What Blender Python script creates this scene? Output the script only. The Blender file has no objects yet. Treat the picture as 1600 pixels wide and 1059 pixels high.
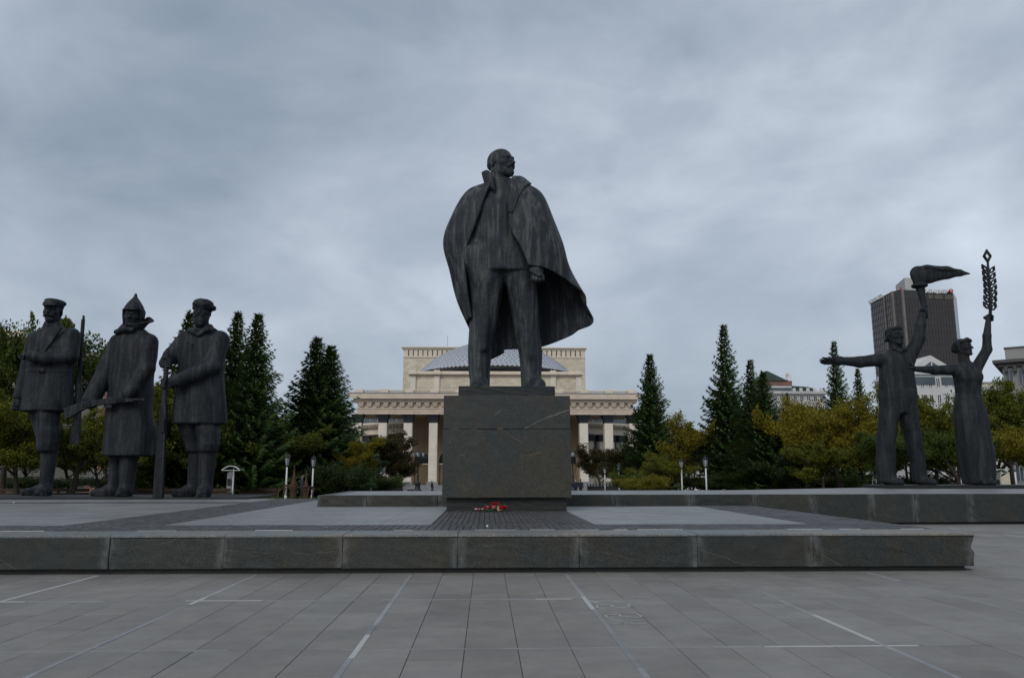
import bpy, bmesh, math, random
import numpy as np
from mathutils import Vector, Matrix, Euler
R = math.radians
sin, cos, pi = math.sin, math.cos, math.pi
SC = bpy.context.scene
COL = SC.collection
random.seed(7)

# ------------------------------------------------------------------ camera
EYE = 1.6
FPX = 1220.0                                   # focal length in pixels of the 1600 px wide photograph
PITCH = R(9.698); YAW = R(1.897)
cam = bpy.data.cameras.new('camera')
cam.sensor_width = 36.0; cam.lens = 36.0 * FPX / 1600.0
cam.clip_start = 0.1; cam.clip_end = 6000
co = bpy.data.objects.new('camera', cam); COL.objects.link(co)
co.location = (0, 0, EYE); co.rotation_euler = (pi / 2 + PITCH, 0, -YAW)
SC.camera = co

# ------------------------------------------------------------------ overcast sky, soft sun, exposure
SUN_EL, SUN_AZ = R(36), R(203)                 # azimuth clockwise from +Y: behind the photographer
w = bpy.data.worlds.new('World'); SC.world = w; w.use_nodes = True
nt = w.node_tree; N = nt.nodes; L = nt.links; N.clear()
out = N.new('ShaderNodeOutputWorld'); bg = N.new('ShaderNodeBackground'); bg.inputs[1].default_value = 0.109
L.new(bg.outputs[0], out.inputs[0])
sky = N.new('ShaderNodeTexSky'); sky.sky_type = 'NISHITA'; sky.sun_disc = False
sky.sun_elevation = SUN_EL; sky.sun_rotation = SUN_AZ; sky.air_density = 1.0; sky.dust_density = 2.0
tc = N.new('ShaderNodeTexCoord')
def wmap(scale, loc):
    m = N.new('ShaderNodeMapping'); m.inputs['Scale'].default_value = scale; m.inputs['Location'].default_value = loc
    L.new(tc.outputs['Generated'], m.inputs[0]); return m
def wnoise(m, sc, det, rough, dist=0.0):
    n = N.new('ShaderNodeTexNoise'); n.inputs['Scale'].default_value = sc; n.inputs['Detail'].default_value = det
    n.inputs['Roughness'].default_value = rough; n.inputs['Distortion'].default_value = dist
    L.new(m.outputs[0], n.inputs['Vector']); return n
big = wnoise(wmap((1, 1, 1.6), (6.4, 4.7, 6.3)), 1.7, 6, 0.52, 0.25)
wisp = wnoise(wmap((1, 1, 2.0), (3.9, 4.1, 5.2)), 4.6, 8, 0.56, 0.5)
def wmath(op, a, b):
    m = N.new('ShaderNodeMath'); m.operation = op
    for i, v in enumerate((a, b)):
        if isinstance(v, (int, float)): m.inputs[i].default_value = v
        else: L.new(v, m.inputs[i])
    return m.outputs[0]
cl = wmath('ADD', wmath('MULTIPLY', big.outputs['Fac'], 0.78), wmath('MULTIPLY', wisp.outputs['Fac'], 0.22))
ramp = N.new('ShaderNodeValToRGB'); L.new(cl, ramp.inputs[0])
e = ramp.color_ramp.elements
e[0].position = 0.26; e[0].color = (2.0, 2.55, 3.25, 1)
e[1].position = 0.66; e[1].color = (6.3, 7.0, 7.9, 1)
k = e.new(0.38); k.color = (2.75, 3.35, 4.1, 1)
k = e.new(0.50); k.color = (4.0, 4.6, 5.4, 1)
mx = N.new('ShaderNodeMixRGB'); mx.inputs[0].default_value = 0.93
L.new(sky.outputs[0], mx.inputs[1]); L.new(ramp.outputs[0], mx.inputs[2]); L.new(mx.outputs[0], bg.inputs[0])
sd = bpy.data.lights.new('sun', 'SUN'); sd.energy = 1.35; sd.angle = R(28); sd.color = (1.0, 0.96, 0.9)
so = bpy.data.objects.new('sun', sd); COL.objects.link(so)
dv = Vector((sin(SUN_AZ) * cos(SUN_EL), cos(SUN_AZ) * cos(SUN_EL), sin(SUN_EL)))
so.rotation_euler = (-dv).to_track_quat('-Z', 'Y').to_euler(); so.location = (0, -20, 60)
vs = SC.view_settings; vs.view_transform = 'Standard'; vs.look = 'None'; vs.exposure = 0.0; vs.gamma = 1.0; vs.use_curve_mapping = False

# ------------------------------------------------------------------ where a photo pixel lies in the place
_f = np.array([sin(YAW) * cos(PITCH), cos(YAW) * cos(PITCH), sin(PITCH)])
_r = np.array([cos(YAW), -sin(YAW), 0.0]); _u = np.cross(_r, _f); _c = np.array([0, 0, EYE])
def _ray(x, y): return _f + _r * (x - 800) / FPX - _u * (y - 529.5) / FPX
def at_y(x, y, Y): d = _ray(x, y); return Vector(_c + d * Y / d[1])
def at_z(x, y, z): d = _ray(x, y); return Vector(_c + d * (z - EYE) / d[2])
def ground_z(Y): return 0.0 if Y < 42 else -0.0185 * (min(Y, 200) - 42)

# ------------------------------------------------------------------ helpers
class MB:
    """collects shapes for ONE mesh object"""
    def __init__(s): s.v = []; s.f = []
    def add(s, vs, fs):
        n = len(s.v); s.v += [tuple(v) for v in vs]; s.f += [tuple(i + n for i in f) for f in fs]; return s
    def box(s, x0, x1, y0, y1, z0, z1):
        return s.add([(x0,y0,z0),(x1,y0,z0),(x1,y1,z0),(x0,y1,z0),(x0,y0,z1),(x1,y0,z1),(x1,y1,z1),(x0,y1,z1)],
              [(3,2,1,0),(4,5,6,7),(0,1,5,4),(1,2,6,5),(2,3,7,6),(3,0,4,7)])
    def bevbox(s, x0, x1, y0, y1, z0, z1, b):
        """box whose top edges are chamfered"""
        return s.add([(x0,y0,z0),(x1,y0,z0),(x1,y1,z0),(x0,y1,z0),(x0,y0,z1-b),(x1,y0,z1-b),(x1,y1,z1-b),(x0,y1,z1-b),
                      (x0+b,y0+b,z1),(x1-b,y0+b,z1),(x1-b,y1-b,z1),(x0+b,y1-b,z1)],
              [(3,2,1,0),(0,1,5,4),(1,2,6,5),(2,3,7,6),(3,0,4,7),(4,5,9,8),(5,6,10,9),(6,7,11,10),(7,4,8,11),(8,9,10,11)])
    def tube(s, pts, rad, n=8, cap=True):
        pts = [Vector(p) for p in pts]
        if isinstance(rad, (int, float)): rad = [rad] * len(pts)
        rings = []; up = None
        for i, p in enumerate(pts):
            d = (pts[min(i+1, len(pts)-1)] - pts[max(i-1, 0)]).normalized()
            if up is None: up = Vector((1,0,0)) if abs(d.z) > .7 else Vector((0,0,1))
            a = d.cross(up).normalized(); b = d.cross(a).normalized(); up = -b if False else up
            rings.append([p + a*rad[i]*cos(2*pi*k/n) + b*rad[i]*sin(2*pi*k/n) for k in range(n)])
        vs = [v for r in rings for v in r]; fs = []
        for i in range(len(pts)-1):
            for k in range(n):
                fs.append((i*n+k, i*n+(k+1)%n, (i+1)*n+(k+1)%n, (i+1)*n+k))
        if cap: fs.append(tuple(range(n))[::-1]); fs.append(tuple((len(pts)-1)*n+k for k in range(n)))
        return s.add(vs, fs)
    def lathe(s, prof, c=(0,0,0), n=16, sx=1, sy=1, a0=0.0):
        vs = []; fs = []
        for r, z in prof:
            for k in range(n):
                a = a0 + 2*pi*k/n; vs.append((c[0]+r*sx*cos(a), c[1]+r*sy*sin(a), c[2]+z))
        for i in range(len(prof)-1):
            for k in range(n): fs.append((i*n+k, i*n+(k+1)%n, (i+1)*n+(k+1)%n, (i+1)*n+k))
        fs.append(tuple(range(n))[::-1]); fs.append(tuple((len(prof)-1)*n+k for k in range(n)))
        return s.add(vs, fs)
    def prism(s, poly, axis, a, b):
        """polygon (u,v) pushed along an axis: 'x' -> (y,z), 'y' -> (x,z), 'z' -> (x,y)"""
        def P(u, v, t): return {'x': (t,u,v), 'y': (u,t,v), 'z': (u,v,t)}[axis]
        n = len(poly); vs = [P(u,v,a) for u,v in poly] + [P(u,v,b) for u,v in poly]
        fs = [tuple(range(n)), tuple(range(n, 2*n))[::-1]] + [(i, n+i, n+(i+1)%n, (i+1)%n) for i in range(n)]
        return s.add(vs, fs)
    def mesh(s, name, m=None, smooth=False):
        me = bpy.data.meshes.new(name); me.from_pydata(s.v, [], s.f); me.validate()
        bm = bmesh.new(); bm.from_mesh(me); bmesh.ops.recalc_face_normals(bm, faces=bm.faces); bm.to_mesh(me); bm.free()
        if m: me.materials.append(m)
        if smooth: me.polygons.foreach_set('use_smooth', [True]*len(me.polygons))
        return me
    def build(s, name, m=None, parent=None, smooth=False, loc=None):
        return obj(name, s.mesh(name, m, smooth), parent, loc)
def obj(name, me, parent=None, loc=None, rot=None):
    o = bpy.data.objects.new(name, me); COL.objects.link(o)
    if parent: o.parent = parent
    if loc is not None: o.location = loc
    if rot is not None: o.rotation_euler = rot
    return o
def np_mesh(name, v, q, m, smooth=True):
    """vertices n x 3 and quads (or tris) k x 4 straight from numpy"""
    me = bpy.data.meshes.new(name); k = q.shape[1]
    me.vertices.add(len(v)); me.vertices.foreach_set('co', np.ascontiguousarray(v, dtype=np.float32).ravel())
    me.loops.add(q.size); me.loops.foreach_set('vertex_index', np.ascontiguousarray(q, dtype=np.int32).ravel())
    me.polygons.add(len(q)); me.polygons.foreach_set('loop_start', np.arange(0, q.size, k, dtype=np.int32))
    me.polygons.foreach_set('loop_total', np.full(len(q), k, dtype=np.int32))
    if smooth: me.polygons.foreach_set('use_smooth', np.ones(len(q), dtype=bool))
    me.update(calc_edges=True); me.validate()
    if m: me.materials.append(m)
    return me
def tag(o, label=None, cat=None, group=None, kind=None):
    if label: o['label'] = label
    if cat: o['category'] = cat
    if group: o['group'] = group
    if kind: o['kind'] = kind
    return o
def thing(name, label, cat, loc=(0,0,0), rz=0.0, group=None, scale=None):
    o = bpy.data.objects.new(name, None); COL.objects.link(o); o.location = loc; o.rotation_euler = (0,0,rz)
    o.empty_display_size = .3
    if scale is not None: o.scale = scale
    return tag(o, label, cat, group)
def copy_tree(o, loc, rz=0.0, label=None, scale=None):
    c = o.copy(); COL.objects.link(c); c.location = loc; c.rotation_euler = (0,0,rz)
    if scale is not None: c.scale = scale
    if label: c['label'] = label
    for ch in list(o.children):
        d = ch.copy(); COL.objects.link(d); d.parent = c
        for g in list(ch.children):
            h = g.copy(); COL.objects.link(h); h.parent = d
    return c

# ------------------------------------------------------------------ materials
class NT:
    def __init__(s, name):
        s.m = bpy.data.materials.new(name); s.m.use_nodes = True; s.t = s.m.node_tree; s.t.nodes.clear()
        s.out = s.n('OutputMaterial'); s.p = s.n('BsdfPrincipled'); s.l(s.p.outputs[0], s.out.inputs[0])
    def n(s, t, **kw):
        x = s.t.nodes.new('ShaderNode' + t)
        for k, v in kw.items():
            if k in x.inputs: x.inputs[k].default_value = v
            else: setattr(x, k, v)
        return x
    def l(s, a, b): s.t.links.new(a, b)
    def math(s, op, a, b=0.0, clamp=False):
        x = s.n('Math', operation=op); x.use_clamp = clamp
        for i, v in enumerate((a, b)):
            if isinstance(v, (int, float)): x.inputs[i].default_value = v
            else: s.l(v, x.inputs[i])
        return x.outputs[0]
    def coord(s, kind, scale=(1,1,1)):
        if kind == 'world': o = s.n('NewGeometry').outputs['Position']
        else: o = s.n('TexCoord').outputs['Object']
        mp = s.n('Mapping'); mp.inputs['Scale'].default_value = scale; s.l(o, mp.inputs[0]); return mp.outputs[0]
    def noise(s, vec, scale, detail=4, rough=.55, dist=0.0):
        x = s.n('TexNoise', Scale=scale, Detail=detail, Roughness=rough, Distortion=dist); s.l(vec, x.inputs['Vector']); return x.outputs['Fac']
    def ramp(s, fac, stops):
        x = s.n('ValToRGB'); s.l(fac, x.inputs[0]); el = x.color_ramp.elements
        el[0].position, el[0].color = stops[0][0], (*stops[0][1], 1); el[1].position, el[1].color = stops[-1][0], (*stops[-1][1], 1)
        for p, c in stops[1:-1]: y = el.new(p); y.color = (*c, 1)
        return x.outputs[0]
    def mix(s, fac, a, b, mode='MIX'):
        x = s.n('MixRGB', blend_type=mode)
        for i, v in enumerate((fac, a, b)):
            if isinstance(v, (int, float)): x.inputs[i].default_value = v
            elif isinstance(v, tuple): x.inputs[i].default_value = (*v, 1)
            else: s.l(v, x.inputs[i])
        return x.outputs[0]
    def bump(s, h, strength, dist):
        x = s.n('Bump', Strength=strength, Distance=dist); s.l(h, x.inputs['Height']); s.l(x.outputs[0], s.p.inputs['Normal'])
    def fin(s, col, rough=.7, spec=.3, metal=0.0):
        if isinstance(col, tuple): s.p.inputs['Base Color'].default_value = (*col, 1)
        else: s.l(col, s.p.inputs['Base Color'])
        if isinstance(rough, (int, float)): s.p.inputs['Roughness'].default_value = rough
        else: s.l(rough, s.p.inputs['Roughness'])
        s.p.inputs['Specular IOR Level'].default_value = spec; s.p.inputs['Metallic'].default_value = metal
        return s.m
def shade(c, k): return tuple(min(1, x*k) for x in c)
def plain(name, c, rough=.6, var=.2, scale=3.0, bump=0.0, spec=.3, metal=0.0, kind='object'):
    t = NT(name); v = t.coord(kind); f = t.noise(v, scale, 6, .6)
    col = t.ramp(f, [(.3, shade(c, 1-var)), (.7, shade(c, 1+var))])
    if bump: t.bump(t.noise(v, scale*8, 5), .6, bump)
    return t.fin(col, rough, spec, metal)

def granite(name, base, vein=True, stain=True, polish=.45):
    t = NT(name); v = t.coord('world')
    big = t.noise(v, .8, 6, .62, .8); sp = t.noise(v, 62, 3, .75); mid = t.noise(v, 7, 6, .65)
    c = t.ramp(big, [(.32, (base[0]*.85, base[1]*.95, base[2]*1.02)), (.48, base), (.62, (base[0]*1.25, base[1]*1.08, base[2]*.92)), (.75, shade(base, 1.25))])
    sm = t.ramp(t.noise(t.coord('world', (1,1,2.2)), 1.5, 7, .68, 1.2), [(.56, (0,0,0)), (.74, (1,1,1))]); c = t.mix(t.math('MULTIPLY', sm, .45), c, shade(base, 1.9))
    c = t.mix(.85, c, t.ramp(sp, [(.34, (.45,.45,.45)), (.5, (1,1,1)), (.66, (2.1,2.15,2.1))]), 'MULTIPLY')
    c = t.mix(.7, c, t.ramp(mid, [(.3, (.75,.76,.77)), (.7, (1.2,1.2,1.17))]), 'MULTIPLY')
    rnd = t.n('ObjectInfo').outputs['Random']
    c = t.mix(1.0, c, t.ramp(rnd, [(0, (.86,.88,.88)), (.5, (1,1,.98)), (1, (1.1,1.08,1.02))]), 'MULTIPLY')
    if vein:
        ob = t.n('TexCoord').outputs['Object']; s = t.n('SeparateXYZ'); t.l(ob, s.inputs[0])
        slope = t.math('MULTIPLY', t.math('SUBTRACT', rnd, .5), 1.3)
        wob = t.math('MULTIPLY', t.math('SUBTRACT', t.noise(v, 2.2, 3), .5), .22)
        line = t.math('ADD', t.math('SUBTRACT', s.outputs['Z'], t.math('MULTIPLY', s.outputs['X'], slope)), wob)
        d = t.math('ABSOLUTE', t.math('SUBTRACT', line, .27))
        f = t.math('SUBTRACT', 1.0, t.math('DIVIDE', d, .006), True)
        f = t.math('MULTIPLY', f, t.ramp(t.noise(v, 3.3, 3), [(.42, (0,0,0)), (.55, (1,1,1))]))
        c = t.mix(t.math('MULTIPLY', f, .38), c, (.22,.22,.19))
    if stain:
        g = t.n('TexCoord').outputs['Generated']; s2 = t.n('SeparateXYZ'); t.l(g, s2.inputs[0])
        ex = t.math('SUBTRACT', 1.0, t.math('MULTIPLY', t.math('MINIMUM', s2.outputs['X'], t.math('SUBTRACT', 1.0, s2.outputs['X'])), 11.0), True)
        m = t.mix(0.0, t.coord('world', (1.2,1.2,.5)), (0,0,0))
        f = t.math('MULTIPLY', ex, t.ramp(t.noise(t.coord('world', (3,3,1.1)), 2.4, 6, .7), [(.4, (0,0,0)), (.68, (1,1,1))]))
        c = t.mix(t.math('MULTIPLY', f, .55), c, (.23,.24,.24))
    t.bump(t.math('ADD', t.math('MULTIPLY', sp, .35), mid), .5, .012)
    return t.fin(c, polish, .35)

def paving(name, base, rare=None, fine=.2, rough=.62, streak=True):
    t = NT(name); v = t.coord('world')
    c = t.ramp(t.noise(v, .55, 6, .62, .4), [(.3, shade(base, .86)), (.7, shade(base, 1.14))])
    c = t.mix(.8, c, t.ramp(t.noise(v, 3.1, 6, .7), [(.3, (.84,.84,.85)), (.72, (1.14,1.14,1.13))]), 'MULTIPLY')
    c = t.mix(.7, c, t.ramp(t.noise(v, 120, 2, .7), [(.3, (.8,.8,.8)), (.7, (1.2,1.2,1.2))]), 'MULTIPLY')
    r = t.math('FRACT', t.math('ADD', t.n('ObjectInfo').outputs['Random'], t.n('NewGeometry').outputs['Random Per Island']))
    c = t.mix(1.0, c, t.ramp(r, [(0, (1-fine,)*3), (.5, (1,1,1)), (1, (1+fine*.7, 1+fine*.72, 1+fine*.75))]), 'MULTIPLY')
    if rare: c = t.mix(t.ramp(r, [(.84, (0,0,0)), (.86, (1,1,1))]), c, rare)
    if streak:                                   # dry drips and scuffs
        f = t.ramp(t.noise(t.coord('world', (1,3,1)), 1.7, 8, .75, 1.0), [(.60, (0,0,0)), (.74, (1,1,1))])
        c = t.mix(t.math('MULTIPLY', f, .22), c, shade(base, 1.55))
        blot = t.ramp(t.noise(v, 1.1, 8, .72, 1.4), [(.54, (0,0,0)), (.66, (1,1,1))]); c = t.mix(t.math('MULTIPLY', blot, .22), c, shade(base, .62))
        f2 = t.ramp(t.noise(v, 9.0, 4, .6, .3), [(.66, (0,0,0)), (.74, (1,1,1))])
        c = t.mix(t.math('MULTIPLY', f2, .35), c, shade(base, .55))
    t.bump(t.noise(v, 60, 4, .7), .35, .006)
    return t.fin(c, t.ramp(t.noise(v, 1.3, 5), [(.3, (rough-.1,)*3), (.7, (rough+.12,)*3)]), .35)

def statue_mat(name, base, light, blue, spec=.19):
    """dark weathered stone: rain streaks running down, pitted"""
    t = NT(name); v = t.coord('object')
    st = t.noise(t.coord('object', (3.2, 3.2, .28)), 1.6, 7, .68, .4)
    st2 = t.noise(t.coord('object', (7, 7, .5)), 1.9, 5, .7)
    c = t.ramp(st, [(.36, shade(base, .6)), (.49, base), (.60, light), (.70, shade(light, 1.2))])
    c = t.mix(.38, c, t.ramp(st2, [(.35, shade(blue, .7)), (.7, shade(blue, 1.7))]))
    c = t.mix(.8, c, t.ramp(t.noise(v, 3.0, 6, .65), [(.3, (.72,.72,.74)), (.7, (1.25,1.25,1.22))]), 'MULTIPLY')
    pit = t.noise(v, 26, 4, .65)
    c = t.mix(.6, c, t.ramp(pit, [(.34, (.5,.5,.5)), (.46, (1,1,1))]), 'MULTIPLY')
    t.bump(t.math('ADD', t.math('MULTIPLY', pit, .4), t.noise(v, 5, 5, .6)), .65, .05)
    return t.fin(c, t.ramp(st, [(.3, (.70,)*3), (.7, (.54,)*3)]), spec)

def leaf_mat(name, stops, trans=.3):
    t = NT(name); r = t.n('NewGeometry').outputs['Random Per Island']
    big = t.noise(t.coord('object'), 1.3, 3, .6)
    f = t.math('ADD', t.math('MULTIPLY', r, .55), t.math('MULTIPLY', t.math('SUBTRACT', big, .22), .85), True)
    c = t.ramp(f, stops)
    c = t.mix(1.0, c, t.ramp(t.n('ObjectInfo').outputs['Random'], [(0, (.82,.86,.9)), (.5, (1,1,1)), (1, (1.16,1.06,.9))]), 'MULTIPLY')
    m = t.fin(c, .6, .22)
    tr = t.n('BsdfTranslucent'); t.l(c, tr.inputs[0]); ms = t.n('MixShader', Fac=trans)
    t.l(t.p.outputs[0], ms.inputs[1]); t.l(tr.outputs[0], ms.inputs[2]); t.l(ms.outputs[0], t.out.inputs[0])
    return m
def wall_mat(name, base, course=.6, length=1.3, rough=.75, contrast=.12, joint=.7):
    """ashlar facing: blocks with their own tone, joints about a pixel wide at this distance"""
    t = NT(name); o = t.n('NewGeometry').outputs['Position']; s = t.n('SeparateXYZ'); t.l(o, s.inputs[0])
    cb = t.n('CombineXYZ'); t.l(t.math('ADD', s.outputs['X'], s.outputs['Y']), cb.inputs[0]); t.l(s.outputs['Z'], cb.inputs[1])
    b = t.n('TexBrick'); t.l(cb.outputs[0], b.inputs['Vector'])
    b.inputs['Color1'].default_value = (*shade(base, 1-contrast), 1); b.inputs['Color2'].default_value = (*shade(base, 1+contrast), 1)
    b.inputs['Mortar'].default_value = (*shade(base, joint), 1)
    b.inputs['Scale'].default_value = 1.0; b.inputs['Mortar Size'].default_value = .03; b.inputs['Brick Width'].default_value = length; b.inputs['Row Height'].default_value = course
    c = t.mix(.8, b.outputs[0], t.ramp(t.noise(t.coord('world', (1,1,.4)), .35, 6, .65), [(.3, (.86,.85,.83)), (.7, (1.1,1.1,1.1))]), 'MULTIPLY')
    return t.fin(c, rough, .2)

m_gran = granite('granite_block', (.030,.033,.031))
m_gran_plain = granite('granite_pedestal', (.034,.036,.034), vein=False, stain=False, polish=.4)
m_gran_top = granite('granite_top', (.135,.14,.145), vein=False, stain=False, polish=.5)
m_gran_dark = granite('granite_plinth', (.015,.017,.018), vein=False, stain=False, polish=.5)
m_pave = paving('paving_tile', (.198,.187,.173), fine=.11)
m_strip = paving('pale_inlay', (.245,.25,.255), rare=(.40,.40,.39), fine=.25)
m_joint = plain('joint_dirt', (.03,.03,.029), .95, .3, 8, kind='world')
m_panel = paving('polished_panel', (.205,.205,.205), fine=.08, rough=.45)
m_sett = paving('dark_sett', (.062,.062,.065), fine=.32, rough=.55, streak=False)
m_mortar = paving('mortar', (.42,.42,.41), fine=.3)
m_asph = paving('asphalt', (.13,.13,.128), fine=.0)
m_grass = plain('grass_blade', (.045,.085,.012), .8, .5, 4, kind='world')
m_stat = statue_mat('weathered_dark_stone', (.022,.026,.027), (.098,.104,.097), (.020,.026,.038), .28)  # pale rain streaks, brightened to stand in for light reflected off upper surfaces
m_stat2 = statue_mat('grey_blue_stone', (.016,.019,.0215), (.044,.048,.053), (.013,.016,.021))
m_stat3 = statue_mat('dark_green_stone', (.017,.020,.0225), (.036,.041,.043), (.013,.016,.020))
m_cream = wall_mat('cream_ashlar', (.60,.54,.42), .75, 1.6)
m_cream_s = plain('cream_stone', (.64,.56,.45), .7, .1, .5, kind='world')
m_pink_s = plain('pinkish_stone', (.57,.475,.375), .7, .1, .5, kind='world')
m_col = wall_mat('column_facing', (.68,.62,.53), .95, 2.4, contrast=.04, joint=.85)
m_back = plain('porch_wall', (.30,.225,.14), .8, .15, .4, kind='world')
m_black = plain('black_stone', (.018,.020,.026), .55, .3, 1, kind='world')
m_door = plain('dark_doorway', (.035,.026,.020), .6, .3, 1, kind='world')
m_dome = plain('dome_scale', (.43,.45,.50), .42, .14, 1, spec=.5, kind='world')
m_domegap = plain('dome_shell', (.08,.085,.10), .7, .2, 1, kind='world')
m_greyst = plain('grey_stone', (.21,.215,.225), .75, .2, 2, kind='world')
m_glass = plain('window_glass', (.06,.075,.09), .12, .3, .3, spec=.7, kind='world')
m_white = plain('white_paint', (.62,.62,.62), .5, .12, 4)
m_iron = plain('black_iron', (.018,.018,.02), .5, .3, 6)
m_lampg = plain('lantern_glass', (.30,.31,.33), .25, .2, 3, spec=.6)
m_bark = plain('bark', (.035,.028,.022), .9, .4, 6)
# ================================================================== ground, square, platforms
mb = MB()
ys = [-80, 42, 100, 200, 900, 4000]
for y in ys:
    for x in (-4000, 4000): mb.v.append((x, y, ground_z(y) - .03))
for i in range(len(ys)-1): mb.f.append((2*i, 2*i+1, 2*i+3, 2*i+2))
tag(mb.build('ground', m_asph), kind='structure')

square = MB().box(-60, 60, -40, 41.9, -.026, -.010).build('square_paving', m_joint); tag(square, kind='structure')
rng = random.Random(3)
COLW = 2.46 / 5; X0 = 1.29
tile_me = []
for dep in (.95, .47):
    tile_me.append(MB().bevbox(-COLW/2+.0035, COLW/2-.0035, -dep/2+.003, dep/2-.003, -.012, 0, .004).mesh('tile', m_pave))
tiles = []
STRIP = .05
PL_R = 8.1; YF = 13.06                             # right edge and front of the low platform
def open_ground(x, y): return not (x < PL_R - .1 and y > YF + .35) and not (y > 24.0 + .045*x)
for ci in range(-46, 62):
    x = X0 + (ci + .5) * COLW
    y = -2.0 + rng.uniform(0, .9)
    bay = 7.584 - 3*2.844
    while bay < 26:
        cuts = sorted(bay + c for c in ([.95, 1.9] if rng.random() < .55 else [.47, 1.42, 2.37] if rng.random() < .6 else [.95, 1.42, 2.37]))
        ed = [bay] + cuts + [bay + 2.844]
        for a, b in zip(ed, ed[1:]):
            if b - a < .2: continue
            yc = (a + b)/2
            if open_ground(x, yc) and yc > 3.0: tiles.append((x, yc, b - a))
        bay += 2.844
def shown(t):
    x, y, d = t
    dx = x - 0; ang = math.atan2(x, y)
    return y > 5.6 and abs(ang - YAW) < R(36)
vis = sorted((t for t in tiles if shown(t)), key=lambda t: t[0]**2 + t[1]**2)
near = vis[:298]; nearset = set(near)
cache = {}
for x, y, d in near:
    key = round(d, 2)
    if key not in cache:
        cache[key] = MB().bevbox(-COLW/2+.003, COLW/2-.003, -d/2+.004, d/2-.004, -.012, 0, .003).mesh('tile', m_pave)
    o = obj('tile', cache[key], square, (x, y, rng.uniform(-.0015, .0015)), (rng.uniform(-.0012,.0012), rng.uniform(-.0012,.0012), 0))
rest = MB()
for t in tiles:
    if t in nearset: continue
    x, y, d = t; rest.bevbox(x-COLW/2+.003, x+COLW/2-.003, y-d/2+.003, y+d/2-.003, -.012, rng.uniform(-.001,.001), .004)
tag(rest.build('tile_field', m_pave, square), kind='stuff')
# pale inlaid strips: long ones running to the monument, thin ones across
for k in range(-7, 10):
    x = X0 + 2.46*k; y = 3.0
    yend = YF - .1 if x < PL_R + .1 else 24.0
    mbs = MB()
    while y < yend:
        l = rng.choice((.5, .95, .95, 1.4)); l = min(l, yend - y)
        j = rng.uniform(-.004, .004)
        mbs.bevbox(x-STRIP/2-.005+j, x+STRIP/2+j, y+.004, y+l-.004, -.01, .0045, .003); y += l
    mbs.build('inlay_strip', m_strip, square)
for yb in (7.584, 10.428, 13.9, 16.7, 19.55, 22.4):
    mbs = MB(); x = -22.0 if yb < YF else PL_R + .3
    while x < 30:
        l = COLW * rng.choice((1, 1, 2, 3)); wd = .009 if rng.random() < .6 else .021
        if rng.random() < .92: mbs.box(x+.01, x+l-.01, yb-wd, yb+wd, -.01, .0035)
        x += l
    mbs.build('cross_strip', m_strip, square)
# chalk scribble beside the inlay strip
m_chalk = plain('chalk', (.36,.36,.355), .95, .25, 18, kind='world')
ck_t = thing('chalk_writing', 'white chalk scribble of letters on the paving beside the inlay strip', 'chalk writing', (0, 0, 0))
def stroke(pts, wd):
    ck = MB()
    q = [at_z(900 + a/9.625, 890 + b/9.625, .0045) for a, b in pts]
    for p0, p1 in zip(q, q[1:]):
        d = (p1 - p0).normalized(); nn = Vector((-d.y, d.x, 0)) * wd
        e0 = p0 - d*wd*.6; e1 = p1 + d*wd*.6
        h = Vector((0, 0, .003))
        ck.add([e0-nn-h, e1-nn-h, e1+nn-h, e0+nn-h, e0-nn, e1-nn, e1+nn, e0+nn], [(4,5,6,7),(0,1,5,4),(1,2,6,5),(2,3,7,6),(3,0,4,7)])
    ck.build('chalk_stroke', m_chalk, ck_t)
for pts, wd in (([(205,462),(320,492)], .02), ([(270,468),(500,466),(750,470)], .011),
    ([(435,570),(330,570),(310,545),(330,518),(500,516),(590,555),(780,555),(815,530),(770,500)], .012),
    ([(550,634),(895,632)], .006), ([(435,685),(480,665),(640,668),(690,698),(860,708),(960,710),(990,695),(920,655)], .012),
    ([(440,685),(480,715),(560,722)], .01), ([(510,745),(740,772),(1040,745)], .008), ([(525,797),(700,792),(1050,797)], .012)): stroke(pts, wd)

# ---- low granite platform
ZT = .61
core = MB().box(-45, 8.0, YF+.42, 31.0, -.02, ZT-.045).build('platform', m_gran_dark); tag(core, kind='structure')
joints = [-45, -42.6, -40.2] + [-38.1 + 1.92*i for i in range(16)]
joints = [j for j in joints if j < -8.5] + [-7.93, -6.0, -4.19, -2.30, -.45, 1.53, 3.47, 5.39, 8.12]
def rough_block(x0, x1, y0, y1, z0, z1, seed, b=.012, end=0):
    """a slab split into small facets whose edges wander a little; end: broken right face"""
    r = random.Random(seed); nx = max(2, int((x1-x0)/.28)); nz = 4
    bm = bmesh.new(); bmesh.ops.create_cube(bm, size=1.0)
    for v in bm.verts: v.co = Vector(((x0+x1)/2 + v.co.x*(x1-x0), (y0+y1)/2 + v.co.y*(y1-y0), (z0+z1)/2 + v.co.z*(z1-z0)))
    bmesh.ops.bevel(bm, geom=bm.edges[:], offset=b, segments=1, affect='EDGES')
    long = [e for e in bm.edges if abs((e.verts[0].co-e.verts[1].co).x) > (x1-x0)*.8]
    bmesh.ops.subdivide_edges(bm, edges=long, cuts=nx, use_grid_fill=True)
    tall = [e for e in bm.edges if abs((e.verts[0].co-e.verts[1].co).z) > (z1-z0)*.6]
    bmesh.ops.subdivide_edges(bm, edges=tall, cuts=nz, use_grid_fill=True)
    for v in bm.verts:
        if v.co.y < y0 + .05: v.co += Vector((0, r.uniform(-.003,.004), r.uniform(-.003,.003)))
        if end and v.co.x > x1 - .05: v.co += Vector((r.uniform(-.07,.015), r.uniform(0,.03), r.uniform(-.012,.012)))
    return bm
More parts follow.
